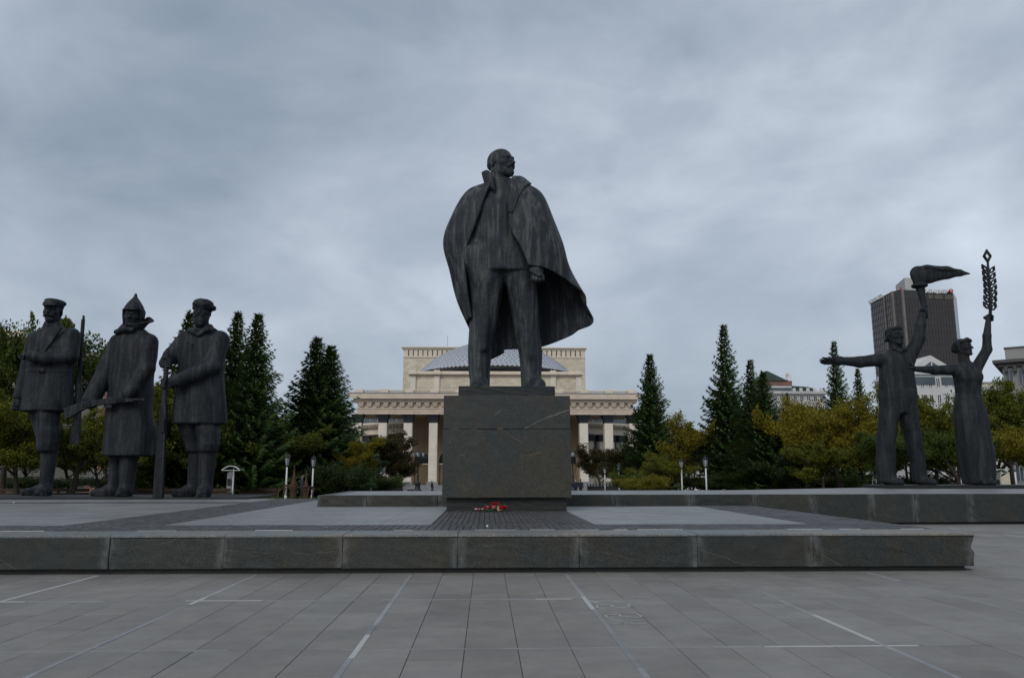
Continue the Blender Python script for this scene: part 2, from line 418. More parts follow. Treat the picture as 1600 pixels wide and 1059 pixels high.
def bm_obj(name, bm, m, parent=None, smooth=False):
    c = Vector((0,0,0))
    if bm.verts:
        xs = [v.co.x for v in bm.verts]; c = Vector((min(xs), min(v.co.y for v in bm.verts), min(v.co.z for v in bm.verts)))
        for v in bm.verts: v.co -= c
    me = bpy.data.meshes.new(name); bm.to_mesh(me); bm.free(); me.materials.append(m)
    if smooth: me.polygons.foreach_set('use_smooth', [True]*len(me.polygons))
    return obj(name, me, parent, c)
for i, (a, b) in enumerate(zip(joints, joints[1:])):
    g = rng.uniform(.001, .003)
    bm_obj('granite_block', rough_block(a+g, b-g, YF+rng.uniform(-.012,.012), YF+.4, .085+rng.uniform(-.006,.006), ZT-.035+rng.uniform(-.003,.004), 50+i, .006, end=(i == len(joints)-2)), m_gran, core)
MB().box(-45, 7.95, YF+.09, YF+.42, -.02, .10).build('recessed_base', m_gran_dark, core)
# right flank blocks
yj = [YF+.42, 15.6, 18.2, 20.9, 24.2]
for i, (a, b) in enumerate(zip(yj, yj[1:])):
    MB().bevbox(7.9, 8.12+rng.uniform(-.02,.02), a+.005, b-.005, .085, ZT-.035, .02).build('granite_block', m_gran_plain, core)
MB().box(7.85, 7.95, YF+.42, 24.2, -.02, .10).build('recessed_base', m_gran_dark, core)
# polished edge slabs on top, jointed like the blocks
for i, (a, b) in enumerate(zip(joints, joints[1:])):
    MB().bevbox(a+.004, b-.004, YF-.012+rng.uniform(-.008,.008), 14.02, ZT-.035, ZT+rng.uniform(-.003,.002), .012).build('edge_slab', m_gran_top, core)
mo = MB(); x = -44.9
while x < 8.0:
    l = rng.uniform(.15, .9)
    if rng.random() < .62: mo.box(x, min(x+l, 8.0), 14.03+rng.uniform(0,.02), 14.075+rng.uniform(0,.025), ZT-.04, ZT+.004)
    x += l + rng.uniform(.05, .4)
tag(mo.build('mortar_line', m_mortar, core), kind='stuff')
MB().box(-45, 8.1, 14.02, 31.0, ZT-.045, ZT-.012).build('bedding', m_joint, core)
# dark setts: in front of the pedestal, along the front, along the right edge
def setts(x0, x1, y0, y1, sx, sy):
    s = MB(); nx = round((x1-x0)/sx); ny = round((y1-y0)/sy); dx = (x1-x0)/nx; dy = (y1-y0)/ny
    for j in range(ny):
        for i in range(nx):
            g = .0045; z = ZT + rng.uniform(-.004, .002)
            x = x0 + i*dx; y = y0 + j*dy
            s.v += [(x+g, y+g, ZT-.02), (x+dx-g, y+g, ZT-.02), (x+dx-g, y+dy-g, ZT-.02), (x+g, y+dy-g, ZT-.02),
                    (x+g+.006, y+g+.006, z), (x+dx-g-.006, y+g+.006, z), (x+dx-g-.006, y+dy-g-.006, z), (x+g+.006, y+dy-g-.006, z)]
            n = len(s.v) - 8; s.f += [(n+4,n+5,n+6,n+7),(n,n+1,n+5,n+4),(n+1,n+2,n+6,n+5),(n+2,n+3,n+7,n+6),(n+3,n,n+4,n+7)]
    me = bpy.data.meshes.new('sett'); me.from_pydata(s.v, [], s.f); me.materials.append(m_sett)
    return tag(obj('sett_field', me, core), kind='stuff')
setts(-1.02, 2.09, 15.5, 20.9, .11, .12)
setts(-16.0, 8.05, 14.11, 15.5, .13, .125)
setts(6.34, 8.05, 15.5, 24.1, .14, .15)
setts(-8.0, -6.15, 15.5, 30.9, .16, .17)
setts(-44.9, -16.0, 14.11, 15.5, .4, .23)
setts(-44.9, -8.0, 26.4, 27.5, .3, .27)
# polished panels
for (x0, x1, y0, y1) in ((-6.13, -1.05, 15.52, 23.7), (-6.13, -5.0, 23.7, 30.9), (2.11, 6.32, 15.52, 23.7), (-44.9, -8.02, 15.52, 26.38), (-44.9, -8.02, 27.52, 30.9)):
    nx = max(1, round((x1-x0)/1.05)); ny = max(1, round((y1-y0)/.52))
    s = MB(); dx = (x1-x0)/nx; dy = (y1-y0)/ny
    for i in range(nx):
        for j in range(ny):
            x = x0+i*dx; y = y0+j*dy
            s.bevbox(x+.003, x+dx-.003, y+.003, y+dy-.003, ZT-.02, ZT+rng.uniform(-.0012,.0012), .003)
    tag(s.build('panel_field', m_panel, core), kind='stuff')

# ---- higher platform behind, from the pedestal to the workers on the right
ZR = .93
def yfr(x): return 23.72 + .047*(x + 4.97)
poly = [(-4.9, yfr(-4.9)+.3), (45, yfr(45)+.3), (45, 46), (22, 38.5), (9.5, 30.5), (-4.9, 29.2)]
rear = MB().prism(poly, 'z', -.02, ZR-.03).build('rear_platform', m_gran_dark); tag(rear, kind='structure')
MB().prism([(p[0]+(.0 if i not in (0,5) else -.02), p[1]) for i, p in enumerate(poly)], 'z', ZR-.03, ZR).build('platform_top', m_panel, rear)
rj = [-4.97, -3.54, -1.43, .9, 2.5, 3.93, 6.29, 8.3, 10.16, 12.06, 13.46, 15.28, 17.3, 19.2, 21.5, 24, 27, 30, 34, 38, 45]
for i, (a, b) in enumerate(zip(rj, rj[1:])):
    bm = rough_block(a+.005, b-.005, 0, .32, .07 if a > 8 else .3, ZR+.004, 200+i, .006)
    ang = math.atan(.047)
    for v in bm.verts:
        p = v.co.copy(); v.co = Vector((p.x, p.y + yfr(p.x) + rng.uniform(-.003,.003), p.z))
    bm_obj('granite_block', bm, m_gran, rear)
MB().prism([(8.0, yfr(8)+.1), (45, yfr(45)+.1), (45, yfr(45)+.35), (8.0, yfr(8)+.35)], 'z', -.02, .09).build('recessed_base', m_gran_dark, rear)
MB().bevbox(-4.99, -4.6, yfr(-4.9)+.33, 29.2, .0, ZR+.003, .015).build('granite_block', m_gran_plain, rear)

# ---- pedestal of the main statue
PX = .555; PYF = 20.70
ped = thing('granite_pedestal', 'great square block of dark polished granite under the tall cloaked statue', 'pedestal', (PX, PYF+1.66, ZT))
def lb(x0, x1, y0, y1, z0, z1, b, name, m, parent, seed=0, nx=1):
    bm = rough_block(x0, x1, y0, y1, z0, z1, seed, b); return bm_obj(name, bm, m, parent)
lb(-1.57, 1.57, -1.5, 1.55, -.02, .335, .006, 'recessed_base', m_gran_dark, ped, 1)
lb(-1.685, 1.685, -1.66, 1.62, .34, 2.115, .012, 'lower_block', m_gran_plain, ped, 2)
lb(-1.677, 1.677, -1.655, 1.615, 2.121, 3.005, .012, 'upper_block', m_gran_plain, ped, 3)
# veins of pale quartz on the front (thin inlaid seams)
m_vein = plain('quartz_vein', (.26,.26,.22), .6, .35, 9)
m_vein2 = plain('rusty_vein', (.17,.125,.075), .7, .4, 9)
def seam(pts, wd, m, name='quartz_seam'):
    s = MB(); q = []
    for (a, b), (c, d) in zip(pts, pts[1:]):
        for i in range(5): q.append((a+(c-a)*i/5, b+(d-b)*i/5))
    q.append(pts[-1]); r = random.Random(len(q))
    q = [Vector((x+r.uniform(-.008,.008), -1.66, z+r.uniform(-.008,.008))) for x, z in q]
    for i, (p, q2) in enumerate(zip(q, q[1:])):
        d = (q2-p).normalized(); n = Vector((-d.z, 0, d.x))*wd*r.uniform(.35,1)
        s.add([p-n, q2-n, q2+n, p+n, p-n+Vector((0,-.0035,0)), q2-n+Vector((0,-.0035,0)), q2+n+Vector((0,-.0035,0)), p+n+Vector((0,-.0035,0))], [(4,5,6,7),(0,1,5,4),(1,2,6,5),(2,3,7,6),(3,0,4,7)])
    return s.build(name, m, ped)
seam([(.47,2.14),(1.0,2.40),(1.66,2.64)], .009, m_vein)
seam([(-.18,2.13),(.05,1.98),(.40,1.74)], .007, m_vein2)
seam([(.32,1.42),(.62,1.44),(.92,1.53)], .008, m_vein2)
seam([(-1.27,1.46),(-1.08,1.41)], .007, m_vein2)
seam([(-1.5,2.117),(-1.25,2.112)], .007, m_vein2); seam([(-.95,2.115),(-.80,2.112)], .008, m_vein2); seam([(-.25,2.12),(-.1,2.13)], .016, m_vein2)
seam([(-.35,2.48),(-.15,2.62)], .005, m_vein)
lb(-1.30, 1.30, -1.41, 1.40, 3.006, 3.285, .012, 'statue_base', m_gran_dark, ped, 4)

# low bases of the side groups
b1 = MB().bevbox(-26, -9.0, 30.2, 34.2, ZT-.01, ZT+.075, .01).build('soldiers_base', m_gran_dark)
tag(b1, 'long low dark slab that carries the three armed figures', 'statue base')
Bz = ZT + .075
b2 = MB().bevbox(17.0, 24.6, 32.9, 35.3, ZR-.01, ZR+.14, .01).build('workers_base', m_gran_dark)
tag(b2, 'low dark slab that carries the two figures with raised arms', 'statue base')
# ================================================================== statues: sculpted from distance fields
class Sdf:
    def __init__(s, lo, hi, res):
        s.lo = np.array(lo, float); s.res = res
        s.n = np.ceil((np.array(hi, float) - s.lo)/res).astype(int) + 1
        s.ax = [(s.lo[i] + res*np.arange(s.n[i])).astype(np.float32) for i in range(3)]
        s.F = np.full(s.n, 9.0, np.float32)
    def _cut(s, lo, hi, pad):
        sl = []
        for i in range(3):
            a = int(max(0, math.floor((lo[i]-pad-s.lo[i])/s.res))); b = int(min(s.n[i], math.ceil((hi[i]+pad-s.lo[i])/s.res)+1))
            if b <= a: return None
            sl.append(slice(a, b))
        return tuple(sl)
    def op(s, fn, lo, hi, k, sub=False):
        sl = s._cut(lo, hi, k + 3*s.res + .02)
        if sl is None: return s
        x = s.ax[0][sl[0]][:,None,None]; y = s.ax[1][sl[1]][None,:,None]; z = s.ax[2][sl[2]][None,None,:]
        d = fn(x, y, z).astype(np.float32); a = s.F[sl]
        if sub: d = -d; h = np.maximum(k - np.abs(a-d), 0)/max(k,1e-6); s.F[sl] = np.maximum(a, d) + h*h*k*.25
        else: h = np.maximum(k - np.abs(a-d), 0)/max(k,1e-6); s.F[sl] = np.minimum(a, d) - h*h*k*.25
        return s
    def cone(s, p, q, r0, r1=None, k=.08, sub=False, flat=None):
        p = np.array(p, float); q = np.array(q, float); r1 = r0 if r1 is None else r1; d = q-p; L2 = max(d@d, 1e-9)
        def fn(x, y, z):
            t = np.clip(((x-p[0])*d[0]+(y-p[1])*d[1]+(z-p[2])*d[2])/L2, 0, 1)
            return np.sqrt((x-p[0]-d[0]*t)**2+(y-p[1]-d[1]*t)**2+(z-p[2]-d[2]*t)**2) - (r0+(r1-r0)*t)
        m = max(r0, r1); return s.op(fn, np.minimum(p,q)-m, np.maximum(p,q)+m, k, sub)
    def chain(s, pts, rads, k=.05):
        for i in range(len(pts)-1): s.cone(pts[i], pts[i+1], rads[i], rads[i+1], k)
        return s
    def ell(s, c, r, k=.08, rot=None, sub=False):
        c = np.array(c, float); r = np.array(r, float); M = np.eye(3) if rot is None else np.array(Euler(rot).to_matrix().transposed())
        def fn(x, y, z):
            a, b, e = x-c[0], y-c[1], z-c[2]
            u = M[0,0]*a+M[0,1]*b+M[0,2]*e; v = M[1,0]*a+M[1,1]*b+M[1,2]*e; w_ = M[2,0]*a+M[2,1]*b+M[2,2]*e
            k0 = np.sqrt((u/r[0])**2+(v/r[1])**2+(w_/r[2])**2); k1 = np.sqrt((u/r[0]**2)**2+(v/r[1]**2)**2+(w_/r[2]**2)**2)
            return k0*(k0-1)/np.maximum(k1, 1e-4)
        m = max(r); return s.op(fn, c-m, c+m, k, sub)
    def box(s, c, half, k=.05, rot=None, rnd=.03, sub=False):
        c = np.array(c, float); h = np.array(half, float) - rnd; M = np.eye(3) if rot is None else np.array(Euler(rot).to_matrix().transposed())
        def fn(x, y, z):
            a, b, e = x-c[0], y-c[1], z-c[2]
            q = [np.abs(M[i,0]*a+M[i,1]*b+M[i,2]*e)-h[i] for i in range(3)]
            return np.sqrt(sum(np.maximum(t,0)**2 for t in q)) + np.minimum(np.maximum(q[0], np.maximum(q[1], q[2])), 0) - rnd
        m = np.linalg.norm(half); return s.op(fn, c-m, c+m, k, sub)
    def loft(s, kn, k=.08, n=2.0, fold=None, rnd=.05):
        kn = np.array(kn, float); zz = np.linspace(kn[0,0], kn[-1,0], 200)
        def cub(j):                                # monotone-ish smoothing of the knots
            v = np.interp(zz, kn[:,0], kn[:,j]); ker = np.hanning(15); ker /= ker.sum()
            return np.convolve(np.pad(v, 7, 'edge'), ker, 'valid')
        C = [cub(j) for j in range(1, 5)]
        def fn(x, y, z):
            cx, cy, rx, ry = (np.interp(z, zz, c) for c in C)
            u = np.abs(x-cx)/rx; v = np.abs(y-cy)/ry
            rr = (u**n + v**n)**(1/n); d = (rr-1)*np.minimum(rx, ry)*1.0
            if fold is not None: d = d + fold(x, y, z)
            dz = np.maximum(kn[0,0]-z, z-kn[-1,0]) + rnd
            dd = d + rnd
            return np.sqrt(np.maximum(dd,0)**2+np.maximum(dz,0)**2) + np.minimum(np.maximum(dd,dz),0) - rnd
        mx = max(kn[:,3].max(), kn[:,4].max())
        lo = np.array([(kn[:,1]-kn[:,3]).min(), (kn[:,2]-kn[:,4]).min(), kn[0,0]]); hi = np.array([(kn[:,1]+kn[:,3]).max(), (kn[:,2]+kn[:,4]).max(), kn[-1,0]])
        return s.op(fn, lo-.06, hi+.06, k)
    def mesh(s):
        """surface nets"""
        F = s.F; S = F < 0
        c = np.zeros(tuple(n-1 for n in F.shape), np.uint8)
        offs = [(i,j,k) for i in (0,1) for j in (0,1) for k in (0,1)]
        sl = lambda o: tuple(slice(o[i], F.shape[i]-1+o[i]) for i in range(3))
        for o in offs: c += S[sl(o)]
        act = (c > 0) & (c < 8); I = np.argwhere(act); ids = np.full(act.shape, -1, np.int64); ids[act] = np.arange(len(I))
        val = {o: F[I[:,0]+o[0], I[:,1]+o[1], I[:,2]+o[2]] for o in offs}
        P = np.zeros((len(I), 3)); cnt = np.zeros(len(I))
        for a in offs:
            for ax in range(3):
                if a[ax]: continue
                b = tuple(1 if i == ax else a[i] for i in range(3)); va, vb = val[a], val[b]; cr = (va < 0) != (vb < 0)
                t = np.where(cr, va/np.where(cr, va-vb, 1), 0); pt = np.array(a, float)[None,:].repeat(len(I), 0); pt[:,ax] += t
                P[cr] += pt[cr]; cnt[cr] += 1
        P = s.lo + s.res*(I + P/np.maximum(cnt,1)[:,None])
        Q = []
        for ax in range(3):
            b, d = (ax+1)%3, (ax+2)%3
            lo_ = [slice(None)]*3; hi_ = [slice(None)]*3; lo_[ax] = slice(0,-1); hi_[ax] = slice(1,None)
            X = S[tuple(lo_)] != S[tuple(hi_)]; E_ = np.argwhere(X)
            ok = (E_[:,b] > 0) & (E_[:,d] > 0) & (E_[:,b] < F.shape[b]-1) & (E_[:,d] < F.shape[d]-1); E_ = E_[ok]
            ins = S[E_[:,0], E_[:,1], E_[:,2]]
            def cell(ob, od):
                q = E_.copy(); q[:,b] += ob; q[:,d] += od; return ids[q[:,0], q[:,1], q[:,2]]
            q = np.stack([cell(-1,-1), cell(0,-1), cell(0,0), cell(-1,0)], 1); q[~ins] = q[~ins][:, ::-1]; Q.append(q)
        return P, np.concatenate(Q)
def join(parts):
    n = 0; V = []; Q = []
    for v, q in parts: V.append(v); Q.append(q+n); n += len(v)
    return np.concatenate(V), np.concatenate(Q)
def xform(vq, scale=1.0, rot=(0,0,0), loc=(0,0,0), order='XYZ'):
    v, q = vq; M = np.array(Euler(rot, order).to_matrix()); return (v*scale) @ M.T + np.array(loc), q

def head(style, res=.022):
    """one head high (chin 0 .. crown 1), looking along -y"""
    s = Sdf((-.6,-.75,-.55), (.6,.75,1.15), res)
    s.ell((0,.07,.66), (.335,.43,.345), .05)
    s.ell((0,-.12,.40), (.275,.28,.37), .12)
    for a in (-1, 1):
        s.cone((a*.21,.06,.30), (a*.07,-.30,.08), .10, .075, .1)          # jaw
        s.ell((a*.19,-.25,.42), (.10,.10,.085), .08)                       # cheekbone
    s.ell((0,-.31,.08), (.12,.10,.09), .07)
    s.chain([(-.22,-.30,.575),(-.10,-.375,.60),(0,-.37,.585),(.10,-.375,.60),(.22,-.30,.575)], [.04,.05,.05,.05,.04], .04)
    for a in (-1, 1):
        s.ell((a*.135,-.45,.505), (.085,.075,.046), .03, sub=True)
        s.ell((a*.13,-.335,.505), (.055,.05,.042), .015)
        s.cone((a*.07,-.37,.535), (a*.20,-.325,.53), .016, .012, .012)     # upper lid
        s.ell((a*.345,.05,.47), (.04,.10,.145), .02, rot=(.15,0,a*.35))
        s.ell((a*.375,.03,.48), (.025,.055,.085), .02, sub=True)
    s.chain([(0,-.385,.55),(0,-.46,.44),(0,-.50,.375)], [.035,.05,.062], .03)
    for a in (-1, 1): s.ell((a*.055,-.44,.355), (.045,.055,.04), .025)
    s.ell((0,-.375,.235), (.115,.075,.055), .03)
    s.cone((-.11,-.42,.232), (.11,-.42,.232), .014, .014, .012, sub=True)
    for a in (-1, 1): s.cone((a*.08,-.43,.38), (a*.17,-.36,.22), .012, .012, .03, sub=True)
    s.cone((0,.09,.30), (0,.13,-.40), .265, .31, .1)
    if style == 'bald':
        s.ell((0,.10,.52), (.345,.40,.20), .05)
        for a in (-1, 1): s.chain([(0,-.445,.318),(a*.08,-.425,.30),(a*.155,-.375,.245)], [.036,.042,.022], .03)
        s.chain([(0,-.36,.165),(0,-.385,.08),(0,-.375,-.015)], [.065,.085,.035], .06)
        for a in (-1, 1): s.cone((a*.14,-.31,.17), (a*.04,-.35,.06), .045, .05, .06)
    if style == 'moustache':
        for a in (-1, 1): s.chain([(0,-.45,.31),(a*.12,-.42,.28),(a*.22,-.34,.22)], [.05,.06,.035], .03)
    if style == 'full':
        for a in (-1, 1): s.chain([(0,-.45,.31),(a*.12,-.42,.28),(a*.22,-.34,.20)], [.05,.06,.05], .04)
        s.ell((0,-.25,.07), (.27,.22,.25), .06, rot=(.25,0,0)); s.ell((0,-.28,-.08), (.19,.16,.17), .08)
        for a in (-1, 1): s.cone((a*.30,-.02,.45), (a*.2,-.2,.1), .07, .12, .05)
    if style == 'youth':
        s.ell((0,.08,.74), (.365,.44,.31), .04); s.chain([(-.25,-.24,.84),(0,-.33,.90),(.25,-.24,.86)], [.09,.11,.09], .06)
        s.cone((-.32,.05,.6), (-.3,.3,.35), .08, .1, .06); s.cone((.32,.05,.6), (.3,.3,.35), .08, .1, .06)
    if style == 'woman':
        s.ell((0,.10,.72), (.39,.46,.33), .04); s.ell((-.05,.40,.55), (.28,.24,.26), .08)
        s.chain([(-.30,-.16,.80),(-.05,-.34,.88),(.22,-.32,.84),(.34,-.1,.72)], [.10,.12,.11,.09], .06)
    return s.mesh()
def fist(res=.03):
    """closed hand one unit long, knuckles down (-z), thumb side -y"""
    s = Sdf((-.5,-.5,-.75), (.5,.5,.45), res)
    s.box((0,0,0), (.30,.17,.26), .1, rnd=.12); s.cone((0,0,.1), (0,0,.42), .20, .20, .12)
    for i in range(4):
        x = -.235 + .157*i; r = .082 - .006*abs(i-1.3)
        s.chain([(x,-.02,-.22),(x,-.10,-.48+.03*abs(i-1.2)),(x,-.26,-.40),(x,-.24,-.2)], [r+.01,r+.005,r,r*.9], .02)
    s.chain([(-.30,-.08,.05),(-.22,-.30,-.12),(.02,-.36,-.22)], [.10,.085,.065], .03)
    return s.mesh()
def grip(res=.03):
    """hand closed round a bar along z; wrist comes in from +x, fingers wrap in front (-y) to -x"""
    s = Sdf((-.55,-.5,-.55), (.75,.55,.55), res)
    s.box((.20,.10,0), (.24,.16,.30), .1, rnd=.11); s.cone((.30,.08,0), (.48,.07,0), .20, .19, .12)
    for i in range(4):
        z = -.255 + .165*i; r = .085 - .005*abs(i-1.5)
        s.chain([(.18,-.06,z),(.05,-.24,z),(-.16,-.23,z),(-.27,-.05,z),(-.2,.1,z)], [r,r+.005,r,r*.95,r*.85], .018)
    s.chain([(.28,.1,.28),(.10,.26,.36),(-.14,.22,.32)], [.10,.085,.065], .03)
    return s.mesh()
def open_hand(res=.03, spread=.10):
    """flat hand, wrist at origin, fingers along -x, palm up (+z), thumb raised to +z/-y"""
    s = Sdf((-1.3,-.5,-.3), (.25,.5,.65), res)
    s.box((-.32,0,0), (.30,.25,.09), .1, rnd=.08, rot=(0,-.05,0)); s.cone((.15,0,0), (-.1,0,0), .16, .15, .1)
    for i, ln in enumerate((.40,.50,.47,.36)):
        y = -.185 + .122*i; a = (i-1.5)*spread
        p = Vector((-.58, y, .0)); q = p + Vector((-ln*.5, a*ln, .015)); e_ = q + Vector((-ln*.5, a*ln*.8, .07 + .02*i))
        s.chain([p, q, e_], [.072,.066,.05], .02)
    s.chain([(-.12,-.17,.03),(-.30,-.30,.16),(-.42,-.33,.36)], [.10,.08,.055], .04)
    return s.mesh()

def folds(amp, fx, ph=0.0, tilt=.0, z0=0, z1=1):
    def f(x, y, z):
        wgt = np.clip((z1 - z)/(z1 - z0), 0, 1)
        return amp*wgt*np.sin(fx*(x + .55*np.sign(x)*np.abs(y)) + ph + tilt*z)
    return f
def crease(amp, fz, fx, ph):
    return lambda x, y, z: amp*np.sin(fz*z + fx*x + ph)*np.sin(1.7*z - 2.1*x + ph*2)

def sheet(rows, nu=64, nv=60, thick=.06, ripple=0.0, rf=9, seed=0, rz=None):
    """cloth through stations (each a list of points from top to hem), closed to a real thickness"""
    def cat(p0, p1, p2, p3, t):
        return .5*((2*p1)+(-p0+p2)*t+(2*p0-5*p1+4*p2-p3)*t*t+(-p0+3*p1-3*p2+p3)*t**3)
    def spl(P, n):
        P = np.array(P, float); m = len(P); Pp = np.concatenate([[2*P[0]-P[1]], P, [2*P[-1]-P[-2]]]); o = []
        for u in np.linspace(0, m-1, n):
            i = min(int(u), m-2); o.append(cat(Pp[i], Pp[i+1], Pp[i+2], Pp[i+3], u-i))
        return np.array(o)
    cols = [spl(r, nv) for r in rows]
    G = np.stack([spl([c[j] for c in cols], nu) for j in range(nv)], 1)      # nu x nv x 3
    du = np.gradient(G, axis=0); dvv = np.gradient(G, axis=1); nrm = np.cross(du, dvv); nrm /= np.maximum(np.linalg.norm(nrm, axis=2, keepdims=True), 1e-6)
    if ripple:
        u = np.linspace(0, 1, nu)[:,None]; v = np.linspace(0, 1, nv)[None,:]
        wv = np.sin(rf*2*pi*u + 1.3*np.sin(4*v+seed)) *.6 + np.sin(rf*3.7*u - 2.2*v + seed)*.4
        G = G + nrm*(ripple*(v**1.2)*wv)[:,:,None]
    A = G + nrm*thick/2; B = G - nrm*thick/2
    v = np.concatenate([A.reshape(-1,3), B.reshape(-1,3)]); n = nu*nv; q = []
    i, j = np.meshgrid(np.arange(nu-1), np.arange(nv-1), indexing='ij'); a = (i*nv+j).ravel(); b = ((i+1)*nv+j).ravel()
    q.append(np.stack([a, b, b+1, a+1], 1)); q.append(np.stack([a+1, b+1, b, a], 1)+n)
    def rim(idx): idx = np.array(idx); q.append(np.stack([idx[:-1], idx[1:], idx[1:]+n, idx[:-1]+n], 1))
    rim([k*nv for k in range(nu)][::-1]); rim([k*nv+nv-1 for k in range(nu)]); rim(list(range(nv))); rim([(nu-1)*nv+k for k in range(nv)][::-1])
    return v, np.concatenate(q)
def part(name, vq, m, parent, smooth=True):
    me = np_mesh(name, vq[0], vq[1], m, smooth)
    o = obj(name, me, parent)
    return o

# ---------------- main statue
main = thing('statue', 'tall dark statue of a bald goateed man in a wind-blown coat on the block', 'statue', (PX, 22.3, ZT+3.285))
s = Sdf((-1.9,-1.2,-.02), (2.0,1.2,6.75), .042)
s.loft([(.06,-.735,.02,.27,.36),(.5,-.755,.05,.305,.36),(1.07,-.74,.06,.335,.37),(1.9,-.665,.05,.40,.43),(2.6,-.60,.03,.45,.47),(3.4,-.53,0,.53,.5),(3.9,-.45,0,.55,.5)], .12, 2.2,
       fold=lambda x, y, z: .014*np.sin(3.1*z+5*x)*np.sin(1.1*z+4*y) + .014*(.5-np.abs(np.sin(2.2*z+4*x+.6)))*np.exp(-((z-.7)/.6)**2))
s.loft([(.06,.74,-.02,.28,.34),(.5,.735,0,.30,.34),(1.07,.71,.02,.335,.36),(1.9,.60,.02,.38,.42),(2.6,.53,.0,.41,.46),(3.2,.44,-.02,.46,.5),(3.7,.35,-.02,.5,.5)], .12, 2.2,
       fold=lambda x, y, z: .014*np.sin(3.3*z-5*x)*np.sin(1.3*z+3*y) + .014*(.5-np.abs(np.sin(2.4*z-4*x+.2)))*np.exp(-((z-.7)/.6)**2))
s.cone((-.62,-.36,1.2), (-.55,-.45,3.2), .05, .05, .2)                                          # trouser crease
s.cone((.70,-.33,1.0), (.55,-.44,3.0), .05, .05, .2)
s.cone((-.74,-.12,.16), (-.72,-.50,.14), .24, .21, .12); s.cone((.76,-.10,.15), (.93,-.48,.14), .23, .19, .12)
s.box((-.73,-.15,.03), (.27,.55,.05), .03); s.box((.82,-.15,.03), (.27,.55,.05), .03, rot=(0,0,.35))
s.loft([(3.44,.06,-.02,.76,.58),(4.1,-.06,-.03,.84,.57),(4.8,-.08,-.03,.92,.56),(5.4,-.05,0,.94,.53),(5.8,-.02,.05,.88,.45),(6.02,-.03,.08,.60,.38),(6.2,-.05,.07,.42,.34)], .035, 2.6,
       fold=lambda x, y, z: .05*(.55-np.abs(np.sin(2.6*x+.9*np.sin(1.1*z)+.4)))*np.clip((6.2-z)/2,0,1) + .014*np.sin(7*z+3*x))
s.loft([(5.95,-.08,.05,.42,.35),(6.2,-.10,.03,.37,.34),(6.36,-.10,.02,.34,.33)], .04)                                   # stand-up collar of the jacket
s.cone((0,-.56,3.5), (-.02,-.58,5.6), .02, .02, .05)                                            # button placket
s.cone((-.80,.05,5.75), (-1.42,.05,4.65), .34, .33, .1); s.cone((-1.36,.02,4.65), (-.92,-.26,3.78), .31, .27, .3); s.cone((-.9,-.2,3.85), (-.66,-.12,3.3), .34, .36, .3)   # arm with the hand in the pocket
s.cone((.78,.05,5.75), (1.15,.05,4.6), .34, .31, .1); s.cone((1.15,.05,4.6), (.88,-.56,3.66), .29, .21, .1)
body = s.mesh()
hd = xform(head('bald'), .97, (R(-5), R(2), R(46)), (-.12,-.03,6.37))
fs = xform(fist(), .62, (R(5),0,R(14)), (.87,-.66,3.36))
part('body', join([body, hd, fs]), m_stat, main)
